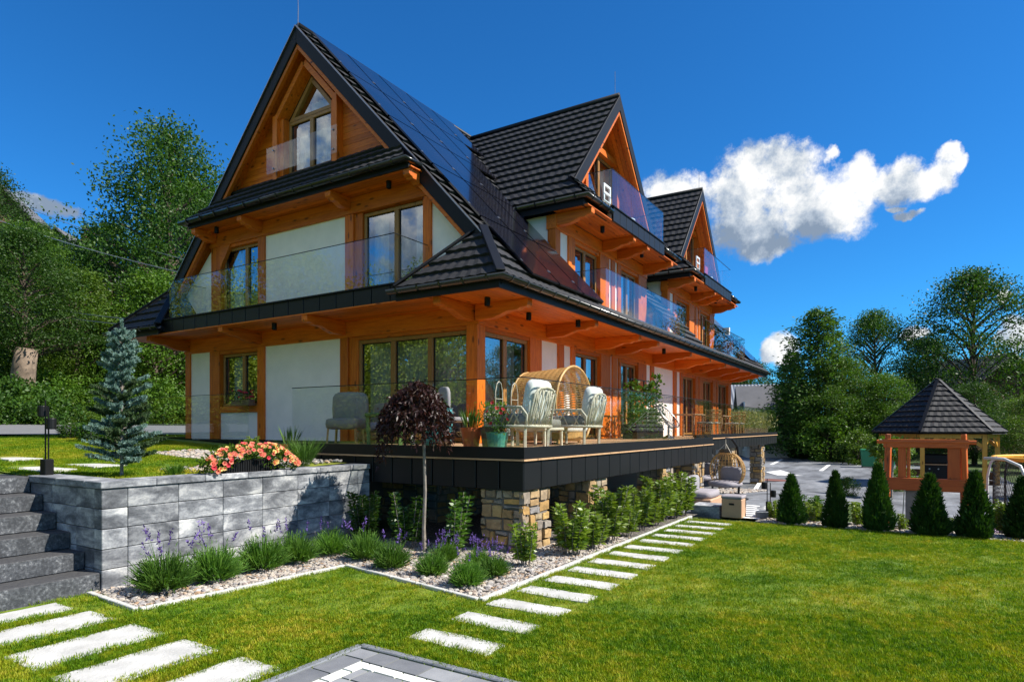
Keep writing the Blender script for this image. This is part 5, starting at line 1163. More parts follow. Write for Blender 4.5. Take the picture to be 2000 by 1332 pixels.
# pots and plants
def pot(name, lab, loc, prof, m, plant=None, cat='pot'):
    t_ = thing(name, lab, cat, loc); MB().lathe(prof+[(prof[-1][0]-.02, prof[-1][1]), (prof[-1][0]-.03, prof[-1][1]-.04), (.01, prof[-1][1]-.05)], 20).build('pot', m, t_, local=True, smooth=False)
    if plant: plant(t_, prof[-1][1]-.04, prof[-1][0])
    return t_
def spiky(n, h, m='lav_green', w=.012, lean=.6):
    def f_(t_, z, r): me = npmesh('blades', blades(n, r*.6, h*.6, h, w, lean)+np.array([0, 0, z]), 4); link('leaves', me, m, t_)
    return f_
def bushy(n, rx, h, m='leaf_mid', fl=None, nf=0, L=.05):
    def f_(t_, z, r):
        P = np.stack([RNG.normal(0, rx*.5, n), RNG.normal(0, rx*.5, n), z+RNG.uniform(0, h, n)], 1); link('leaves', npmesh('leaves', leaf_quads(P, RNG.normal(0, 1, (n, 3))+(0, 0, .4), RNG.uniform(.6, 1.2, n)*L, L*.5), 4), m, t_)
        for i in range(nf):
            o = link('flower', FS[fl][0], None, t_); a = random.uniform(-2.2, .6); o.location = (math.cos(a)*rx*.9, math.sin(a)*rx*.9, z+random.uniform(h*.3, h)); o.rotation_euler = Vector((math.cos(a), math.sin(a), .6)).to_track_quat('Z', 'Y').to_euler()
    return f_
TP = [(.11, 0), (.15, .22), (.16, .22), (.165, .27)]
pot('flower_pot', 'orange terracotta pot with upright green leaves behind the glass railing', (-6.0, 8.35, ZD), [(.12, 0), (.165, .25), (.18, .25), (.185, .31)], 'terracotta', spiky(60, .42, w=.02))
pot('flower_pot', 'brown pot with white flowers beside the terracotta pot', (-5.62, 8.35, ZD), [(.13, 0), (.17, .28), (.18, .32)], 'brown_pot', bushy(420, .2, .42, 'leaf_mid', None, 0))
FW = [flower_mesh('bloom', 'petal_white', 'petal_yellow', .045)[0], flower_mesh('bloom', 'petal_red', 'petal_yellow', .04)[0]]
pot('planter', 'tall turquoise glazed planter behind the weeping tree', (-6.62, 8.25, ZD), [(.17, 0), (.24, .06), (.27, .55), (.25, .6), (.27, .63)], 'turquoise', bushy(200, .2, .2, 'leaf_mid'))
pot('flower_pot', 'green pot with red flowers on arched wire hoops inside the corner', (-5.35, 8.12, ZD), [(.14, 0), (.17, .22), (.18, .24)], 'green_pot', bushy(380, .18, .5, 'leaf_mid', 3, 9))
hp = thing('wire_trellis', 'pair of arched wire plant hoops in the corner pots', 'trellis', (-5.4, 8.5, ZD))
for y in (-.25, .2): MB().tube([(0, y-.1, .2), (0, y-.1, .85), (0, y-.06, .98), (0, y, 1.02), (0, y+.06, .98), (0, y+.1, .85), (0, y+.1, .2)], .007, 5).tube([(0, y-.1, .75), (0, y+.1, .75)], .005, 5).build('hoop', 'rattan_pale', hp, local=True)
pot('flower_pot', 'small terracotta pot with pink flowers next to the turquoise planter', (-6.3, 8.05, ZD), [(.07, 0), (.09, .14), (.1, .17)], 'brown_pot', bushy(120, .1, .16, 'leaf_purple', 0, 8, .04))
pot('flower_bowl', 'low orange bowl with an orchid at the end of the glass railing', (-9.85, 7.95, 1.37), [(.14, 0), (.2, .1), (.21, .13)], 'terracotta', spiky(26, .42, w=.022, lean=.9))
MB().box(-10.1, -9.7, 7.75, 8.2, 1.2, 1.37).build('deck_end', 'black_metal', ter)
# lounge sofa and green table on the gable side
sf = thing('lounge_sofa', 'grey lounge sofa seen through the gable side glass railing', 'sofa', (-8.6, 9.55, ZD))
MB().box(-.95, .95, -.3, .35, .08, .22).build('frame', 'rattan', sf, local=True, bev=.02)
for x in (-.63, 0, .63): MB().ellipsoid((x, 0, .32), (.31, .34, .1), 16, 8, .4).build('seat_cushion', 'fabric_lilac', sf, local=True, smooth=True); MB().ellipsoid((x, .28, .58), (.3, .1, .24), 16, 8, .45).build('back_cushion', 'fabric_taupe', sf, local=True, smooth=True)
for sx in (-1, 1):
    for sy in (-.26, .3): MB().beam((sx*.9, sy, 0), (sx*.9, sy, .1), .05, .05).build('leg', 'rattan', sf, local=True)
tb = thing('side_table', 'small dark green table in front of the lounge sofa', 'table', (-8.1, 8.75, ZD))
MB().box(-.45, .45, -.22, .22, .5, .58).build('table_top', 'green_paint', tb, local=True, bev=.02)
for sx in (-1, 1):
    for sy in (-1, 1): MB().beam((sx*.38, sy*.16, 0), (sx*.4, sy*.17, .5), .06, .06).build('leg', 'green_paint', tb, local=True)
ch = thing('lounge_chair', 'taupe lounge chair by the bare wall on the gable side', 'chair', (-9.25, 8.75, ZD), .5)
MB().ellipsoid((0, 0, .38), (.33, .33, .11), 16, 8, .4).build('seat', 'fabric_taupe', ch, local=True, smooth=True); MB().ellipsoid((.0, .3, .68), (.36, .1, .33), 16, 8, .45).build('backrest', 'fabric_taupe', ch, local=True, smooth=True)
for sx in (-1, 1):
    for sy in (-1, 1): MB().beam((sx*.28, sy*.25, 0), (sx*.26, sy*.24, .3), .035, .035).build('leg', 'rattan', ch, local=True)
ch = thing('dining_chair', 'beige shell chair beside the corner window post', 'chair', (-7.0, 9.3, ZD), 2.6)
MB().ellipsoid((0, 0, .45), (.25, .25, .05), 16, 8, .5).build('seat', 'fabric_lilac', ch, local=True, smooth=True); MB().ellipsoid((0, .25, .74), (.26, .05, .3), 16, 8, .5).build('backrest', 'fabric_lilac', ch, local=True, smooth=True)
for sx in (-1, 1):
    for sy in (-1, 1): MB().beam((sx*.24, sy*.22, 0), (sx*.15, sy*.15, .42), .025, .025).build('leg', 'black_metal', ch, local=True)
# window box
wb = thing('window_box', 'window box with dark red geraniums below the small gable window', 'planter', (-14.4, YG-.2, 2.37)); MB().box(-.35, .35, -.09, .09, 0, .14).build('trough', 'brown_pot', wb, local=True); bushy(420, .3, .3, 'leaf_dark', 3, 16)(wb, .08, .3)
# trellis planter, shell chair and dining sets further along
tp = thing('trellis_planter', 'black planter trellis overgrown with a green climber by the long wall', 'trellis', (-6.35, 16.6, ZD))
MB().box(-.2, .2, -.6, 1.5, 0, .38).build('planter', 'black_metal', tp, local=True)
for y in (-.55, -.05, .45, .95, 1.45): MB().beam((0, y, .3), (0, y, 1.6), .03, .03).build('upright', 'black_metal', tp, local=True)
for z in (1.05, 1.6): MB().beam((0, -.55, z), (0, 1.45, z), .025, .025).build('crossbar', 'black_metal', tp, local=True)
V = []
for y in (-.55, -.1, .45, .9, 1.4):
    m_ = 260; z = RNG.uniform(.2, random.uniform(1.3, 1.95), m_); P = np.stack([RNG.normal(.04, .07, m_), y+RNG.normal(0, .1, m_), z], 1); V.append(leaf_quads(P, RNG.normal(0, 1, (m_, 3))+(.4, -.3, 0), RNG.uniform(.08, .13, m_), .07))
m_ = 900; P = np.stack([RNG.normal(.1, .14, m_), RNG.uniform(-.6, 1.5, m_), RNG.uniform(.25, .8, m_)], 1); V.append(leaf_quads(P, RNG.normal(0, 1, (m_, 3)), RNG.uniform(.06, .12, m_), .05))
link('climber', npmesh('climber', np.concatenate(V), 4), 'leaf_mid', tp)
sh = thing('string_chair', 'round grey string chair standing by the glass near the trellis', 'chair', (-5.75, 17.2, ZD), 0)
mb = MB(); rim = [Vector((.42*math.cos(a)*.6+.05, .46*math.sin(a), .62+.30*math.cos(a)*-1)) for a in np.linspace(0, 2*math.pi, 29)]; mb.tube(rim, .014, 6, False)
hub = Vector((.05, 0, .34))
for p in rim[:-1]: mb.tube([p, p.lerp(hub, .6)+Vector((0, 0, -.06)), hub], .006, 4, False)
mb.build('shell', 'grey_metal', sh, local=True); mb = MB().tube([(.05, 0, .34), (.05, 0, .1)], .03, 8).lathe([(.16, 0), (.16, .03), (.04, .1)], 14, (.05, 0, 0)).build('stand', 'grey_metal', sh, local=True)
def dining(y, lab1):
    t_ = thing('dining_table', lab1, 'table', (-6.2, y, ZD)); MB().box(-.4, .4, -.6, .6, .7, .74).build('table_top', 'deck_wood', t_, local=True, bev=.008)
    for sx in (-1, 1):
        for sy in (-1, 1): MB().beam((sx*.32, sy*.5, 0), (sx*.32, sy*.5, .7), .05, .05).build('leg', 'deck_wood', t_, local=True)
dining(20.7, 'wooden dining table on the terrace past the string chair'); dining(24.2, 'wooden dining table near the far end of the terrace')
def rchair(x, y, rz, lab):
    t_ = thing('rattan_chair', lab, 'chair', (x, y, ZD), rz, 'rattan dining chairs')
    MB().ellipsoid((0, 0, .45), (.25, .25, .035), 14, 6, .5).build('seat', 'rattan_pale', t_, local=True, smooth=True)
    mb = MB()
    for z in (.62, .74, .86): mb.tube([(-.24, .05, z-.04), (-.18, .24, z), (0, .28, z+.01), (.18, .24, z), (.24, .05, z-.04)], .013, 5)
    for x in (-.18, -.06, .06, .18): mb.tube([(x, .25, .45), (x, .27, .87)], .01, 5)
    mb.build('backrest', 'rattan', t_, local=True)
    for sx in (-1, 1):
        for sy in (-1, 1): MB().beam((sx*.22, sy*.2, 0), (sx*.19, sy*.18, .44), .03, .03).build('leg', 'rattan', t_, local=True)
for (x, y, rz, lab) in ((-5.55, 20.3, -1.5, 'rattan chair at the first dining table, near side'), (-5.55, 21.1, -1.6, 'rattan chair at the first dining table, far side'), (-5.55, 23.8, -1.5, 'rattan chair at the far dining table, near side'), (-5.55, 24.6, -1.6, 'rattan chair at the far dining table, far side')): rchair(x, y, rz, lab)
t_ = thing('planter_shrubs', 'pale yellow feathery bushes in a trough at the far end of the terrace', 'plant', (-5.7, 27.6, ZD)); MB().box(-.25, .25, -2.2, 2.4, 0, .3).build('trough', 'brown_pot', t_, local=True)
m_ = 3000; P = np.stack([RNG.normal(0, .22, m_), RNG.uniform(-2.3, 2.6, m_), RNG.uniform(.2, .85, m_)], 1); link('foliage', npmesh('feathery', leaf_quads(P, RNG.normal(0, .6, (m_, 3))+(0, 0, 1), RNG.uniform(.12, .25, m_), .03), 4), 'straw', t_)
# on the dormer balconies
for (c, lab, lab2) in ((16.72, 'white plastic chair behind the first dormer balcony glass', 'white plastic table on the first dormer balcony'), (25.0, 'white plastic chair behind the far dormer balcony glass', 'white plastic table on the far dormer balcony')):
    t_ = thing('balcony_chair', lab, 'chair', (-6.95, c-1.3, 7.245)); MB().box(-.22, .22, -.22, .22, .4, .44).build('seat', 'white_plastic', t_, local=True, bev=.01)
    mb = MB().box(.18, .22, -.22, -.16, .44, .85).box(.18, .22, .16, .22, .44, .85).box(.18, .22, -.16, .16, .79, .85).box(.18, .22, -.16, .16, .6, .65); mb.build('backrest', 'white_plastic', t_, local=True)
    for sx in (-1, 1):
        for sy in (-1, 1): MB().beam((sx*.18, sy*.18, 0), (sx*.18, sy*.18, .4), .04, .04).build('leg', 'white_plastic', t_, local=True)
    t_ = thing('balcony_table', lab2, 'table', (-6.95, c+.4, 7.245)); MB().lathe([(.3, .4), (.3, .43)], 18).build('table_top', 'white_plastic', t_, local=True); MB().tube([(0, 0, 0), (0, 0, .4)], .03, 8).lathe([(.2, 0), (.18, .03)], 14).build('stand', 'white_plastic', t_, local=True)
tw_ = thing('red_towel', 'red cloth hanging inside the far dormer balcony glass', 'towel', (-6.5, 23.9, 7.33)); MB().box(-.02, .02, -.18, .18, 0, .42).build('cloth', 'red_cloth', tw_, local=True, bev=.01)

# ================================================================== lamps, seats and play area on the right
def lamp(loc, lab, h):
    t_ = thing('garden_lamp', lab, 'lamp', loc, random.random()*.3, 'black garden lamps'); MB().box(-.055, .055, -.055, .055, 0, .2).build('base', 'black_metal', t_, local=True, bev=.008)
    MB().tube([(-.03, 0, .2), (-.03, 0, h)], .009, 6).build('rod', 'black_metal', t_, local=True); MB().tube([(.03, 0, .2), (.03, 0, h-.08)], .009, 6).build('rod', 'black_metal', t_, local=True)
    for (x, z) in ((-.085, h-.14), (.085, h-.3)): MB().lathe([(.05, -.07), (.055, -.06), (.055, .06), (.05, .07)], 14, (x, 0, z)).build('lamp_head', 'black_metal', t_, local=True)
lamp((-9.36, 3.78, 1.213), 'tall black double headed garden lamp at the corner of the block wall', .95)
lamp((-2.5, 13.85, pz(-2.5, 13.85)+.14), 'black double headed garden lamp beside the white striped path', .66)
pb = thing('lamp_plinth', 'dark stone block under the garden lamp by the striped path', 'block', (-2.5, 13.85, pz(-2.5, 13.85))); MB().box(-.22, .22, -.22, .22, -.1, .14).build('block', 'step_stone', pb, local=True, bev=.01)
pb = thing('stone_seat', 'pale concrete block beside the tan storage box', 'block', (-3.68, 13.75, pz(-3.7, 13.7))); MB().box(-.3, .3, -.3, .3, -.1, .22).build('block', 'block', pb, local=True, bev=.01)
bx = thing('storage_box', 'tan storage stool with grey lid on the paving by the lawn', 'stool', (-3.12, 13.55, pz(-3.1, 13.5)+.012)); MB().box(-.2, .2, -.2, .2, 0, .38).build('body', 'box_tan', bx, local=True, bev=.012); MB().box(-.21, .21, -.21, .21, .38, .45).build('lid', 'fabric_lilac', bx, local=True, bev=.02); MB().box(-.05, .05, -.205, -.198, .26, .3).build('handle', 'black_metal', bx, local=True)
bs = thing('outdoor_sofa', 'tan outdoor sofa with grey cushions under the hanging chairs', 'sofa', (-4.15, 14.7, pz(-4.15, 14.7)+.012)); MB().box(-.4, .4, -.5, .6, 0, .25).build('frame', 'box_tan', bs, local=True, bev=.02); MB().box(-.4, -.3, -.5, .6, .25, .5).build('backrest', 'box_tan', bs, local=True, bev=.02)
MB().ellipsoid((.03, 0, .33), (.35, .5, .09), 16, 8, .4).build('seat_cushion', 'fabric_lilac', bs, local=True, smooth=True)
for y in (-.25, .3): MB().ellipsoid((-.22, y, .53), (.1, .25, .19), 14, 8, .5).build('cushion', 'fabric_grey', bs, local=True, smooth=True)
def egg(loc, lab, m, dark=False, s=1.):
    t_ = thing('hanging_chair', lab, 'hanging chair', loc, -.35, 'hanging chairs under the terrace', s)      # opens to -y
    mb = MB().tube([(0, .55, 0), (0, .62, .8), (0, .5, 1.6), (0, .25, 1.85), (0, 0, 1.86)], .03, 7).tube([(-.5, -.1, .03), (-.3, .5, .03), (.3, .5, .03), (.5, -.1, .03)], .03, 7); mb.build('stand', 'black_metal', t_, local=True)
    mb = MB().tube([(0, 0, 1.86), (0, 0, 1.55)], .008, 5).tube([(0, 0, 1.7), (-.22, -.1, 1.42)], .008, 5).tube([(0, 0, 1.7), (.22, -.1, 1.42)], .008, 5); mb.build('ropes', 'rope', t_, local=True)
    sh_ = MB(); c = (0, .02, .9)
    for k in range(17):
        a = math.pi*k/16; pts_ = [(c[0]+.47*math.cos(a)*math.cos(e), c[1]+.42*math.sin(a)*math.cos(e), c[2]+.56*math.sin(e)) for e in np.linspace(-1.2, 1.2, 11)]; sh_.tube(pts_, .011 if 0 < k < 16 else .024, 5, False)
    for e in np.linspace(-1.1, 1.15, 13): sh_.tube([(c[0]+.47*math.cos(a)*math.cos(e), c[1]+.42*math.sin(a)*math.cos(e), c[2]+.56*math.sin(e)) for a in np.linspace(0, math.pi, 11)], .009, 4, False)
    sh_.build('shell', m, t_, local=True)
    MB().ellipsoid((0, -.02, .5), (.38, .36, .1), 16, 8, .6).build('seat_cushion', 'fabric_lilac', t_, local=True, smooth=True); MB().ellipsoid((0, .26, .76), (.33, .09, .25), 16, 8, .6).build('back_cushion', 'fabric_grey', t_, local=True, smooth=True)
    return t_
egg((-4.02, 16.6, pz(-4, 16.6)), 'golden rattan hanging egg chair in front of the stone pillars', 'rattan', s=1.).scale.z = .84
egg((-5.3, 18.9, pz(-5.3, 18.9)), 'dark hanging egg chair in the shade behind the golden one', 'canopy_dark', s=1.05).scale.z = .84
# play tower
PZ = -.5
pt = thing('play_tower', 'reddish timber play tower with a square lookout opening', 'play tower', (.2, 16.06, PZ)); pt.scale = (.86, .86, 1.17)
for (x, y) in ((-.78, -.4), (.78, -.4), (-.78, .5), (.78, .5)): MB().beam((x*1.06, y*1.06, 0), (x*.98, y, 1.86 if y < 0 else 1.7), .1, .1).build('post', 'play_wood', pt, local=True, bev=.01)
for (z, h) in ((.86, .22), (1.62, .15)): MB().box(-.86, .86, -.46, -.41, z, z+h).build('rail', 'play_wood_x', pt, local=True, bev=.008)
MB().tube([(-1.0, -.44, 1.72), (1.0, -.44, 1.72)], .035, 8).build('bar', 'play_wood_x', pt, local=True)
for (a, b) in ((-.55, -.38), (.45, .7), (-.37, -.3)): MB().box(a, b, -.405, -.37, 1.0, 1.66).build('board', 'play_wood', pt, local=True, bev=.006)
for i in range(8): MB().box(-.8, .8, -.4+i*.115, -.29+i*.115, 1.0, 1.035).build('floor_board', 'play_wood_x', pt, local=True)
for x in (-.8, .8): MB().box(x-.03, x+.03, -.36, .46, .88, 1.0).build('rail', 'play_wood', pt, local=True); MB().box(x-.03, x+.03, -.36, .46, 1.45, 1.6).build('rail', 'play_wood', pt, local=True)
MB().box(-.4, -.05, -.35, -.31, 0.02, .86).build('slide_panel', 'fabric_taupe', pt, local=True)
for x in (-.42, .35): MB().tube([(x-.06, -.5, 0), (x, -.44, .9)], .012, 6).build('ladder_rail', 'grey_metal', pt, local=True)
st_ = thing('bar_stool', 'small wooden topped folding stool beside the play tower post', 'stool', (.62, 14.75, PZ)); MB().lathe([(.16, .38), (.16, .41)], 16).build('seat', 'deck_wood', st_, local=True)
for s in (-1, 1): MB().tube([(s*.14, -.12, 0), (-s*.1, .02, .38)], .012, 6).build('leg', 'black_metal', st_, local=True)
# trampoline
tr = thing('trampoline', 'round trampoline with black net, yellow rims and arched pole', 'trampoline', (2.95, 17.2, -.72)); RT = 1.5
ringp = lambda r, z, n=40: [(r*math.cos(a), r*math.sin(a), z) for a in np.linspace(0, 2*math.pi, n+1)]
MB().lathe([(RT-.1, .54), (RT+.12, .54), (RT+.12, .6), (RT-.1, .6)], 40, open_=True).build('pad', 'yellow_pad', tr, local=True); MB().lathe([(.01, .55), (RT-.1, .55)], 40, open_=True).build('mat', 'net_black', tr, local=True)
MB().tube(ringp(RT, 1.88), .045, 7, False).build('top_ring', 'yellow_pad', tr, local=True)
mb = MB()
for k in range(150):
    a0 = k*2*math.pi/150
    for sg in (-1, 1): mb.tube([(RT*math.cos(a0+sg*.1*q), RT*math.sin(a0+sg*.1*q), .6+1.27*q/3) for q in range(4)], .0035, 3, False)
mb.build('net', 'net_black', tr, local=True)
for k in range(6):
    a = k*math.pi/3+.25; cx_, cy_ = math.cos(a), math.sin(a); q = 'white_pole' if k in (3,) else 'net_black'
    MB().tube([(RT*1.12*cx_, RT*1.12*cy_, 0), (RT*1.12*cx_, RT*1.12*cy_, 1.5), (RT*1.08*cx_, RT*1.08*cy_, 1.8), (RT*cx_, RT*cy_, 1.92)], .025, 7).build('pole', q, tr, local=True); MB().tube([(RT*cx_, RT*cy_, 0), (RT*cx_, RT*cy_, .55)], .03, 7).build('leg', 'net_black', tr, local=True)
ap = thing('swing_frame', 'pale curved metal pole arching from the play tower', 'pole', (1.75, 14.9, PZ)); MB().tube([(-.6, .4, 1.72), (-.3, .25, 1.72), (-.08, .1, 1.6), (.02, .03, 1.3), (.06, 0, .6), (.1, 0, 0)], .028, 8).build('pole', 'white_pole', ap, local=True, smooth=True)
bt_ = thing('blue_barrel', 'blue plastic toy half hidden behind the fifth thuja', 'toy', (1.28, 14.6, -.45)); MB().ellipsoid((0, 0, .17), (.2, .2, .17)).build('toy', 'blue_plastic', bt_, local=True, smooth=True)
bt_ = thing('ball', 'mauve ball lying by the trampoline', 'ball', (1.35, 16.0, -.1)); MB().ellipsoid((0, 0, .0), (.12, .12, .12)).build('ball', 'pink_ball', bt_, local=True, smooth=True)
bt_.location.z = pz(1.35, 16)+.12
# gazebo
gz = thing('gazebo', 'hexagonal garden gazebo with dark shingle roof and pine posts', 'gazebo', (.85, 31.6, -.6)); RG = 2.4
hexp = lambda r, z, k: (r*math.cos(k*math.pi/3+.25), r*math.sin(k*math.pi/3+.25), z)
zE, zA = 2.2, 4.35
MB().add([hexp(RG, zE-.05, k) for k in range(6)]+[(0, 0, zA-.06)], [(k, (k+1) % 6, 6) for k in range(6)]+[(5, 4, 3, 2, 1, 0)]).build('roof', 'black_metal', gz, local=True); roof = bpy.data.objects[gz.children[0].name]
for k in range(6):
    A, B, T = Vector(hexp(RG, zE, k)), Vector(hexp(RG, zE, k+1)), Vector((0, 0, zA)); U = (B-A).normalized(); M_ = (A+B)/2; V_ = (T-M_).normalized(); L_ = (T-M_).length; hw = (B-A).length/2
    O = A+Vector(gz.location)
    n0 = len(bpy.data.objects)
    tiles(roof, O, U, V_, lambda b: hw*b/L_, lambda b: 2*hw-hw*b/L_, 0, L_-.1, .3, .13)
    MB().beam(A+Vector((0, 0, .07)), T+Vector((0, 0, .07)), .12, .05, (A.x, A.y, 4)).build('hip_cap', 'black_metal', roof, local=True)
for k in range(6):
    x, y, _ = hexp(RG*.86, 0, k); MB().beam((x, y, 0), (x, y, zE), .15, .15).build('post', 'pine_z', gz, local=True)
    a, b = hexp(RG*.86, zE-.12, k), hexp(RG*.86, zE-.12, k+1); MB().beam(a, b, .1, .16).build('beam', 'pine_z', gz, local=True)
    for (p, q) in ((a, b), (b, a)):
        P_, Q_ = Vector(p), Vector(q); d_ = (Q_-P_).normalized(); MB().beam(P_+Vector((0, 0, -.45)), P_+d_*.55+Vector((0, 0, -.06)), .06, .12).build('brace', 'pine_z', gz, local=True)
    if k in (3, 4):
        m_ = (Vector(a)+Vector(b))/2+Vector((0, 0, -.16)); d_ = (Vector(b)-Vector(a)).normalized()
        for s in (-1, 1): MB().tube([m_+d_*s*.15+d_*.11*math.cos(t0)+Vector((0, 0, .09*math.sin(t0))) for t0 in np.linspace(0, 6.283, 14)], .025, 5, False).build('scroll', 'pine_z', gz, local=True)
    if k in (0, 1):
        for r in range(2):
            MB().beam(Vector(hexp(RG*.86, .1+r*.33, k)), Vector(hexp(RG*.86, .1+r*.33, k+1)), .04, .31).build('wall_board', 'far_wood', gz, local=True)
MB().lathe([(RG*.95, -.25), (RG*.95, .03)], 6).build('floor', 'step_stone', gz, local=True)
gr = thing('barbecue', 'black barbecue grill standing inside the gazebo', 'barbecue', (.75, 31.2, -.56)); MB().box(-.5, .5, -.3, .3, .1, .85).build('cabinet', 'black_metal', gr, local=True, bev=.02); MB().box(-.42, .42, -.28, .28, .9, 1.3).build('hood', 'black_metal', gr, local=True, bev=.05); MB().box(-.75, .75, -.3, .3, .85, .9).build('shelf', 'deck_wood', gr, local=True)
for x in (-.2, .1): MB().tube([(x, -.31, .7), (x, -.34, .7)], .03, 8).build('knob', 'grey_metal', gr, local=True)
# ================================================================== background trees, bushes, houses, wires
def broad_mesh(seed, h=15., r=4.2, z0=.16, nc=230, per=140, leaf=.19, gap=.0, cs_=.17):
    rg = np.random.default_rng(seed); wd = MB(); V = []
    wd.tube([(0, 0, -1.), (.1, .05, h*.2), (-.1, .1, h*.45), (.1, 0, h*.7), (0, 0, h*.92)], [h*.019, h*.016, h*.012, h*.007, h*.002], 8)
    for i in range(nc):
        t_ = rg.uniform(z0, 1)**.9; prof = math.sin(math.pi*min(1, ((t_-z0)/(1-z0))**.75*.93+.07))**.65; a = rg.uniform(0, 6.283)
        lob = 1+.22*math.sin(a*2+seed+t_*6)+.18*math.sin(a*5+seed*3+t_*11); rr = r*prof*lob*rg.uniform(.25, 1)**.45
        c = np.array([rr*math.cos(a), rr*math.sin(a), h*t_*.97]); 
        if i % 3 == 0: wd.tube([(0, 0, max(h*.12, c[2]-rr*.75)), (c[0]*.5, c[1]*.5, c[2]-rr*.25), tuple(c)], [h*.006, h*.004, h*.0015], 5, False)
        s = r*cs_*rg.uniform(.6, 1.3); n = int(per*rg.uniform(.6, 1.2)); P = c+np.clip(rg.normal(0, 1, (n, 3)), -1.7, 1.7)*np.array([s, s, s*.62]); D = rg.normal(0, 1, (n, 3))+np.array([0, 0, -.2])
        V.append(leaf_quads(P, D, rg.uniform(.7, 1.3, n)*leaf, leaf*.62))
    return npmesh('tree_leaves', np.concatenate(V), 4), wd.mesh('tree_wood')
def conif_mesh(seed, h=9., r=2.6, n=95, leaf=.22, pw=.8, loose=1.):
    rg = np.random.default_rng(seed); wd = MB().tube([(0, 0, -1), (0, 0, h*.98)], [h*.017, h*.002], 7); V = []
    for i in range(n):
        t_ = .05+.94*(i+rg.uniform())/n; R0 = (r*(1-t_)**pw+.15)*rg.uniform(.7, 1.15); a = i*2.399+rg.uniform(-.4, .4); z = h*t_; e = np.array([math.cos(a)*R0, math.sin(a)*R0, z+R0*.12]); b = np.array([0, 0, z])
        wd.tube([tuple(b), tuple(e)], [.03, .01], 4, False); m_ = int(60+150*R0/r); tt = rg.uniform(.12, 1.02, m_)[:, None]; P = b+(e-b)*tt+rg.normal(0, 1, (m_, 3))*np.array([.2, .2, .13])*(.4+R0*.32)*loose
        D = rg.normal(0, .55, (m_, 3))+np.array([math.cos(a), math.sin(a), -.05]); V.append(leaf_quads(P, D, rg.uniform(.6, 1.3, m_)*leaf, leaf*.42))
    return npmesh('conifer_needles', np.concatenate(V), 4), wd.mesh('tree_wood')
BRD = [broad_mesh(3), broad_mesh(8, z0=.08, nc=260, per=170, leaf=.165), broad_mesh(14, r=4.6, z0=.22, nc=250, per=120, cs_=.15)]
CON = [conif_mesh(1), conif_mesh(6, r=3.0, n=120, leaf=.2, pw=.55, loose=1.25)]
SHR = [broad_mesh(21, 3., 1.7, .02, 60, 70, .17, cs_=.2), broad_mesh(22, 3., 1.6, .02, 55, 70, .17, cs_=.22)]
MC = {}
def leaves_of(me, m):
    k = (me.name, m)
    if k not in MC: q = me.copy(); q.materials.clear(); q.materials.append(MATS[m]); MC[k] = q
    return MC[k]
for grp in (BRD, CON, SHR):
    for a, b in grp: b.materials.append(MATS['bark'])
def tree(src, x, y, h, base_h, m, lab, cat='tree', name='tree', wide=1., group=None, z=None, rz=None):
    s = h/base_h; t_ = thing(name, lab, cat, (x, y, (ground_z(x, y) if z is None else z)-.05), random.uniform(0, 6.28) if rz is None else rz, group); t_.scale = (s*wide, s*wide, s)
    link('crown', leaves_of(src[0], m), None, t_); link('trunk', src[1], None, t_); return t_
# left hillside
LT = [(BRD[1], -37.4, 21.4, 17.5, 'leaf_dark', 'tallest broad leaved tree beside the left roof edge', 1.0), (BRD[0], -52, 17.0, 10.5, 'leaf_dark', 'tree at the left edge of the picture', 1.1), (BRD[1], -41, 15.6, 9.3, 'leaf_mid', 'lower tree under the tall one on the slope', 1.25),
      (BRD[0], -39.5, 27.5, 12.5, 'leaf_dark', 'dark tree behind the left gable edge', 1.1), (BRD[1], -46, 22.5, 9.5, 'leaf_mid', 'rounded tree left of the tall tree on the slope', 1.2), (BRD[0], -32.4, 12.2, 6.5, 'leaf_dark', 'dark tree over the leaning trunk', 1.25), (BRD[1], -44.5, 13.8, 6.5, 'leaf_dark', 'dense tree at the far left of the slope', 1.3),
      (BRD[0], -33.5, 18.5, 8.2, 'leaf_mid', 'bushy tree above the drive near the gable', 1.3), (BRD[1], -33, 23.5, 8.6, 'leaf_dark', 'dark tree just left of the ground floor corner', 1.2), (BRD[0], -35.5, 15.6, 7.2, 'leaf_bright', 'bright green tree in the middle of the slope', 1.35), (BRD[1], -32, 28, 9, 'leaf_dark', 'shaded tree behind the house corner', 1.1), (BRD[1], -52.5, 20.8, 7.6, 'leaf_dark', 'distant tree high on the left slope', 1.2), (BRD[0], -56, 34, 14, 'leaf_dark', 'distant tree behind the tall left tree', 1.2), (BRD[0], -48, 30, 14, 'leaf_dark', 'dark tree behind the tall left tree', 1.2)]
for (src, x, y, h, m, lab, w) in LT: tree(src, x, y, h, 15., m, lab, wide=w, group='trees on the left hillside', z=ground_z(x, y)+2.2 if 'leaning' in lab else None)
pp = []
for i in range(420):
    x = RNG.uniform(-48, -28.6); y = RNG.uniform(8, 34); pp.append((x, y, ground_z(x, y)-.15))
scatter('undergrowth', pp, [leaves_of(SHR[0][0], 'leaf_mid'), leaves_of(SHR[1][0], 'leaf_dark')], 'leaf_mid', .35, .85, label='tangled green undergrowth covering the left hillside', cat='undergrowth')
pp = []
for i in range(130):
    x = RNG.uniform(-30, -28.2); y = RNG.uniform(5, 36); pp.append((x, y, ground_z(x, y)-.1))
scatter('verge_weeds', pp, [leaves_of(SHR[0][0], 'leaf_bright'), leaves_of(SHR[1][0], 'leaf_mid')], 'leaf_bright', .2, .42, label='bright weeds along the far side of the drive', cat='weeds')
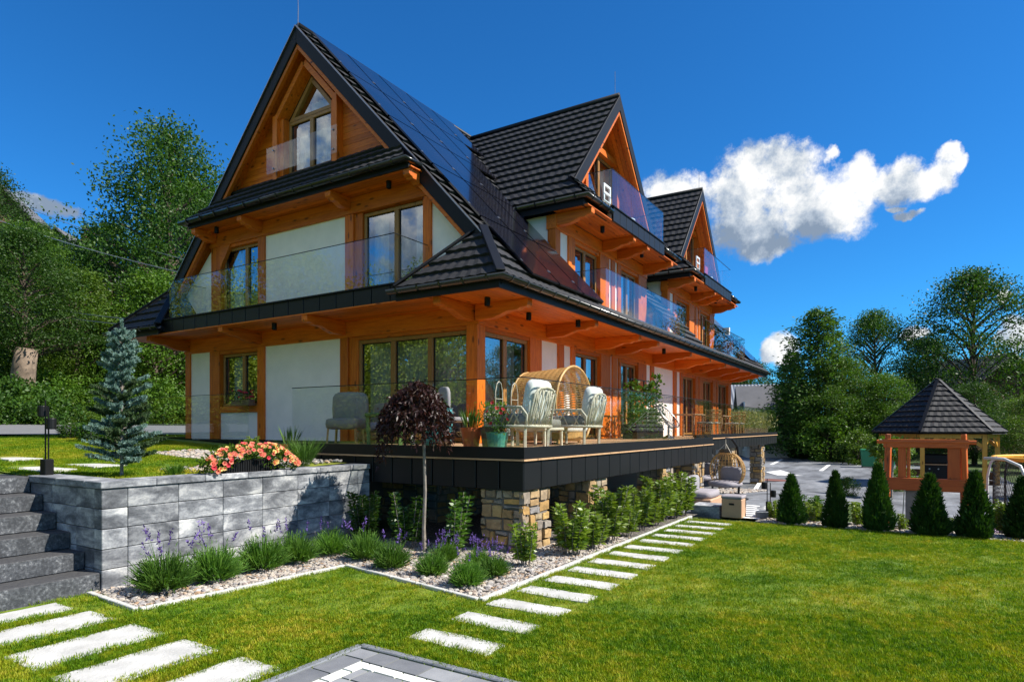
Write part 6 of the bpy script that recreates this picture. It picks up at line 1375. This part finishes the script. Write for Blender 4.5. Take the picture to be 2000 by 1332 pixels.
sx, sy = -31.9, 11.9; tk = thing('leaning_trunk', 'thick pale leaning tree trunk on the left slope', 'trunk', (sx, sy, ground_z(sx, sy)-.3)); MB().tube([(-.35, 0, 0), (-.2, 0, .9), (.0, .05, 1.9), (.2, .05, 2.9), (.35, .1, 3.8)], [.6, .5, .46, .43, .4], 12).build('trunk', 'bark_pale', tk, local=True, smooth=True)
# right side
RTs = [(CON[1], -5.9, 51.5, 11.0, 9., 'needle_far', 'loose tall larch beyond the parking yard', 1.15), (BRD[2], -2.6, 58, 11.4, 15., 'leaf_dark', 'tree with rounded crown right of the larch', .95), (BRD[2], 3.7, 58, 13.6, 15., 'leaf_dark', 'large spreading ash with open crown behind the gazebo', 1.05), (CON[0], -7.9, 53, 8.2, 9., 'needle_far', 'smaller conifer at the left of the larch', 1.1), (BRD[1], -4.3, 51.0, 7.4, 15., 'leaf_mid', 'green leafy tree low beside the larch', 1.45),
       (BRD[1], -1.7, 51.5, 6.2, 15., 'leaf_mid', 'leafy green bush tree left of the gazebo roof', 1.5), (BRD[0], 1.0, 66, 9.5, 15., 'leaf_dark', 'dark tree between larch and ash', 1.2), (BRD[1], 11.5, 76, 11.5, 15., 'leaf_dark', 'dark tree at the right edge behind the ash', 1.2), (BRD[1], 5.2, 42, 4.2, 15., 'leaf_bright', 'bright round bush right of the gazebo', 1.6), (CON[0], -19.5, 72, 11, 9., 'needle_far', 'distant fir just past the far eaves', .8), (CON[0], -16.5, 74, 9.5, 9., 'needle_far', 'second distant fir past the far eaves', .8), (BRD[0], -13.5, 66, 9, 15., 'leaf_dark', 'far dark tree between the eaves and the larch', 1.3),
       (BRD[1], 9, 50, 6.5, 15., 'leaf_mid', 'leafy tree beyond the trampoline', 1.6), (BRD[1], -8.5, 60, 6, 15., 'leaf_dark', 'dark tree behind the parking hedge', 1.6), (BRD[0], 12, 70, 9, 15., 'leaf_dark', 'tall tree beyond the far right edge', 1.2), (BRD[1], 3.2, 49, 5.2, 15., 'leaf_dark', 'dark bushy tree in front of the ash', 1.7)]
for (src, x, y, h, bh, m, lab, w) in RTs: tree(src, x, y, h, bh, m, lab, wide=w, group='trees beyond the parking yard')
for i, (x, y, h, m, lab) in enumerate([(-7.5, 53.5, 2.8, 'leaf_mid', 'silvery green bush at the parking edge below the larch'), (-4.9, 48.5, 3.2, 'leaf_mid', 'large leafy bush at the right end of the parking edge'), (-2.9, 45.5, 2.2, 'leaf_bright', 'light bush beside the green bins'), (-10.2, 56, 3.2, 'leaf_dark', 'dark bush at the left end of the parking edge'), (4.4, 27, 2.2, 'leaf_bright', 'leafy bush behind the trampoline'), (7.5, 35, 3.6, 'leaf_mid', 'tall bush right of the gazebo'), (5.5, 23, 1.8, 'leaf_dark', 'dark bush behind the trampoline net'), (-.4, 27.5, 1.0, 'leaf_bright', 'low yellow green bush in front of the gazebo'), (-1.9, 24.3, .7, 'leaf_mid', 'low bush beside the parking behind the play tower')]):
    tree(SHR[i % 2], x, y, h, 3., m, lab, 'bush', 'bush', group='bushes round the parking yard')
for i in range(9):
    x = -9.4+i*.95; y = 55.0-1.2*i; t_ = thing('hedge_thuja', 'small dark thuja in the row along the far parking edge', 'conifer', (x, y, pz(x, y)), i, 'thujas along the parking edge'); t_.scale = (2.2, 2.2, 1.5+.2*(i % 3)); link('sprays', TH[i % 3], None, t_); link('core', TI, None, t_)
lt = thing('standard_tree', 'lime green ball topped standard tree behind the play tower', 'tree', (-.62, 24.6, -.6)); MB().tube([(0, 0, 0), (.03, 0, 1.5)], .04, 7).build('trunk', 'bark_grey', lt, local=True)
m_ = 900; q = unit(RNG.normal(0, 1, (m_, 3)))*RNG.uniform(.3, 1, (m_, 1))**.4*np.array([.62, .62, .36]); link('crown', npmesh('ball_leaves', leaf_quads(q+np.array([0, 0, 1.72]), q+RNG.normal(0, .3, (m_, 3)), RNG.uniform(.12, .2, m_), .09, .2), 4), 'leaf_bright', lt)
for i, x in enumerate((-1.9, -1.0)):
    b_ = thing('waste_bin', ('green waste container by the parking edge, nearer the larch', 'green waste container by the parking edge, nearer the gazebo')[i], 'container', (x-.3, 42.5+i*.3, -.53), .1, 'green waste containers'); MB().hull8([(-.35, -.3, .06), (.35, -.3, .06), (.35, .3, .06), (-.35, .3, .06)], [(-.42, -.38, 1.0), (.42, -.38, 1.0), (.42, .38, 1.0), (-.42, .38, 1.0)]).build('body', 'green_bin', b_, local=True, bev=.03); MB().box(-.45, .45, -.4, .42, 1.0, 1.07).build('lid', 'green_bin', b_, local=True, bev=.03)
    for s in (-1, 1): MB().tube([(s*.3, .3, .08), (s*.36, .3, .08)], .08, 10).build('wheel', 'net_black', b_, local=True)
# far houses
def house(x, y, w, dp, eave, ridge, rz, lab, wm, rm, z=None, ov=.5, chimney=False):
    t_ = thing('far_house', lab, 'house', (x, y, ground_z(x, y) if z is None else z), rz); e = eave; r = ridge
    MB().hull8([(-w/2, -dp/2, -1), (w/2, -dp/2, -1), (w/2, -dp/2, e), (0, -dp/2, r-.2), (-w/2, -dp/2, e)], [(-w/2, dp/2, -1), (w/2, dp/2, -1), (w/2, dp/2, e), (0, dp/2, r-.2), (-w/2, dp/2, e)]).build('wall', wm, t_, local=True)
    k = (r-e)/(w/2)
    for s in (-1, 1):
        a = [(0, -dp/2-ov, r), (s*(w/2+ov), -dp/2-ov, e-k*ov), (s*(w/2+ov), dp/2+ov, e-k*ov), (0, dp/2+ov, r)]; MB().hull8(a, [(p[0], p[1], p[2]+.15) for p in a]).build('roof', rm, t_, local=True)
    for i in range(2):
        for s in (-1, 1):
            wn_ = MB().box(s*w*.22-.45, s*w*.22+.45, -dp/2-.06, -dp/2+.02, .9+i*2.6, 2.2+i*2.6).build('window', 'white_plastic', t_, local=True); MB().add([(s*w*.22-.36, -dp/2-.064, .99+i*2.6), (s*w*.22+.36, -dp/2-.064, .99+i*2.6), (s*w*.22+.36, -dp/2-.064, 2.11+i*2.6), (s*w*.22-.36, -dp/2-.064, 2.11+i*2.6)], [(0, 1, 2, 3)]).build('pane', 'solar', wn_, local=True)
    if chimney: MB().box(-.3, .3, -.4, .4, r-.8, r+.9).build('chimney', 'rust_roof', t_, local=True)
    return t_
house(-58.5, 21.9, 7, 8, 3.2, 7.3, .9, 'dark roofed house peeking through the trees on the left slope', 'far_wood', 'far_roof')
house(-55, 25.0, 7, 8, 2.6, 6.0, .7, 'grey gabled house roof right of the wooded peak on the slope', 'far_wall', 'far_roof', chimney=True)
house(-12.9, 58, 7, 7, 2.3, 6.4, -1.3, 'house with pale patterned roof just past the terrace end', 'far_wall', 'ridged_roof')
house(-9.6, 55.5, 7, 5, 2.0, 6.0, -1.25, 'house with dark ribbed roof left of the larch', 'far_wall', 'far_roof')
house(6.6, 65.5, 5, 5, 3.4, 6.9, -1.2, 'house with shining ribbed metal roof at the right edge', 'rust_roof', 'ridged_roof')
house(3.6, 62, 9, 8, 3.2, 7.0, .6, 'dark wooden house behind the gazebo roof', 'far_wood', 'far_roof')
# cables
def wire(lab, a, b, sag, r=.022):
    t_ = thing('power_cable', lab, 'cable', a, 0, 'overhead cables'); a, b = Vector(a), Vector(b); MB().tube([(b-a)*k/12+Vector((0, 0, -sag*4*(k/12)*(1-k/12))) for k in range(13)], r, 4).build('cable', 'cable', t_, local=True)
wire('upper overhead cable crossing the trees to the roof edge', (-48, 14, 15.2), (-17.5, 14.5, 6.2), .5); wire('higher overhead cable near the wooded roof peak', (-58, 21, 19), (-17.5, 18, 6.6), .6)
wire('lower overhead cable of the pair reaching the eaves', (-46, 14, 9.4), (-17.5, 13.5, 4.9), .5); wire('upper overhead cable of the pair reaching the eaves', (-46, 14, 9.75), (-17.5, 13.7, 5.1), .5)
# trees behind and beside the viewer, mirrored in the panes
BT = [(-26, -12, 13, 'leaf_gold', BRD[1]), (-21, -5, 10, 'leaf_gold', BRD[0]), (-30, -5, 13, 'leaf_gold', BRD[1]), (-16, -13, 11, 'leaf_gold', BRD[1]), (-37, -1, 13, 'leaf_gold', BRD[1]), (-34, -16, 12, 'leaf_gold', BRD[0]), (-20, -20, 11, 'leaf_gold', BRD[1]), (-42, -9, 12, 'leaf_mid', BRD[0]), (-12, -26, 12, 'leaf_mid', BRD[1]), (-30, -28, 13, 'leaf_gold', BRD[0]), (20, 46, 11, 'leaf_dark', BRD[1]), (27, 40, 12, 'leaf_dark', BRD[0]), (16, 54, 10, 'leaf_dark', BRD[1]), (34, 30, 12, 'leaf_mid', BRD[0]), (38, 15, 11, 'leaf_mid', BRD[1]), (24, 62, 12, 'leaf_dark', BRD[0])]
for i, (x, y, h, m, src) in enumerate(BT): tree(src, x, y, h, 15., m, 'garden tree mirrored in the window panes', wide=1.25, group='trees mirrored in the panes', z=0 if x < -7 else None)
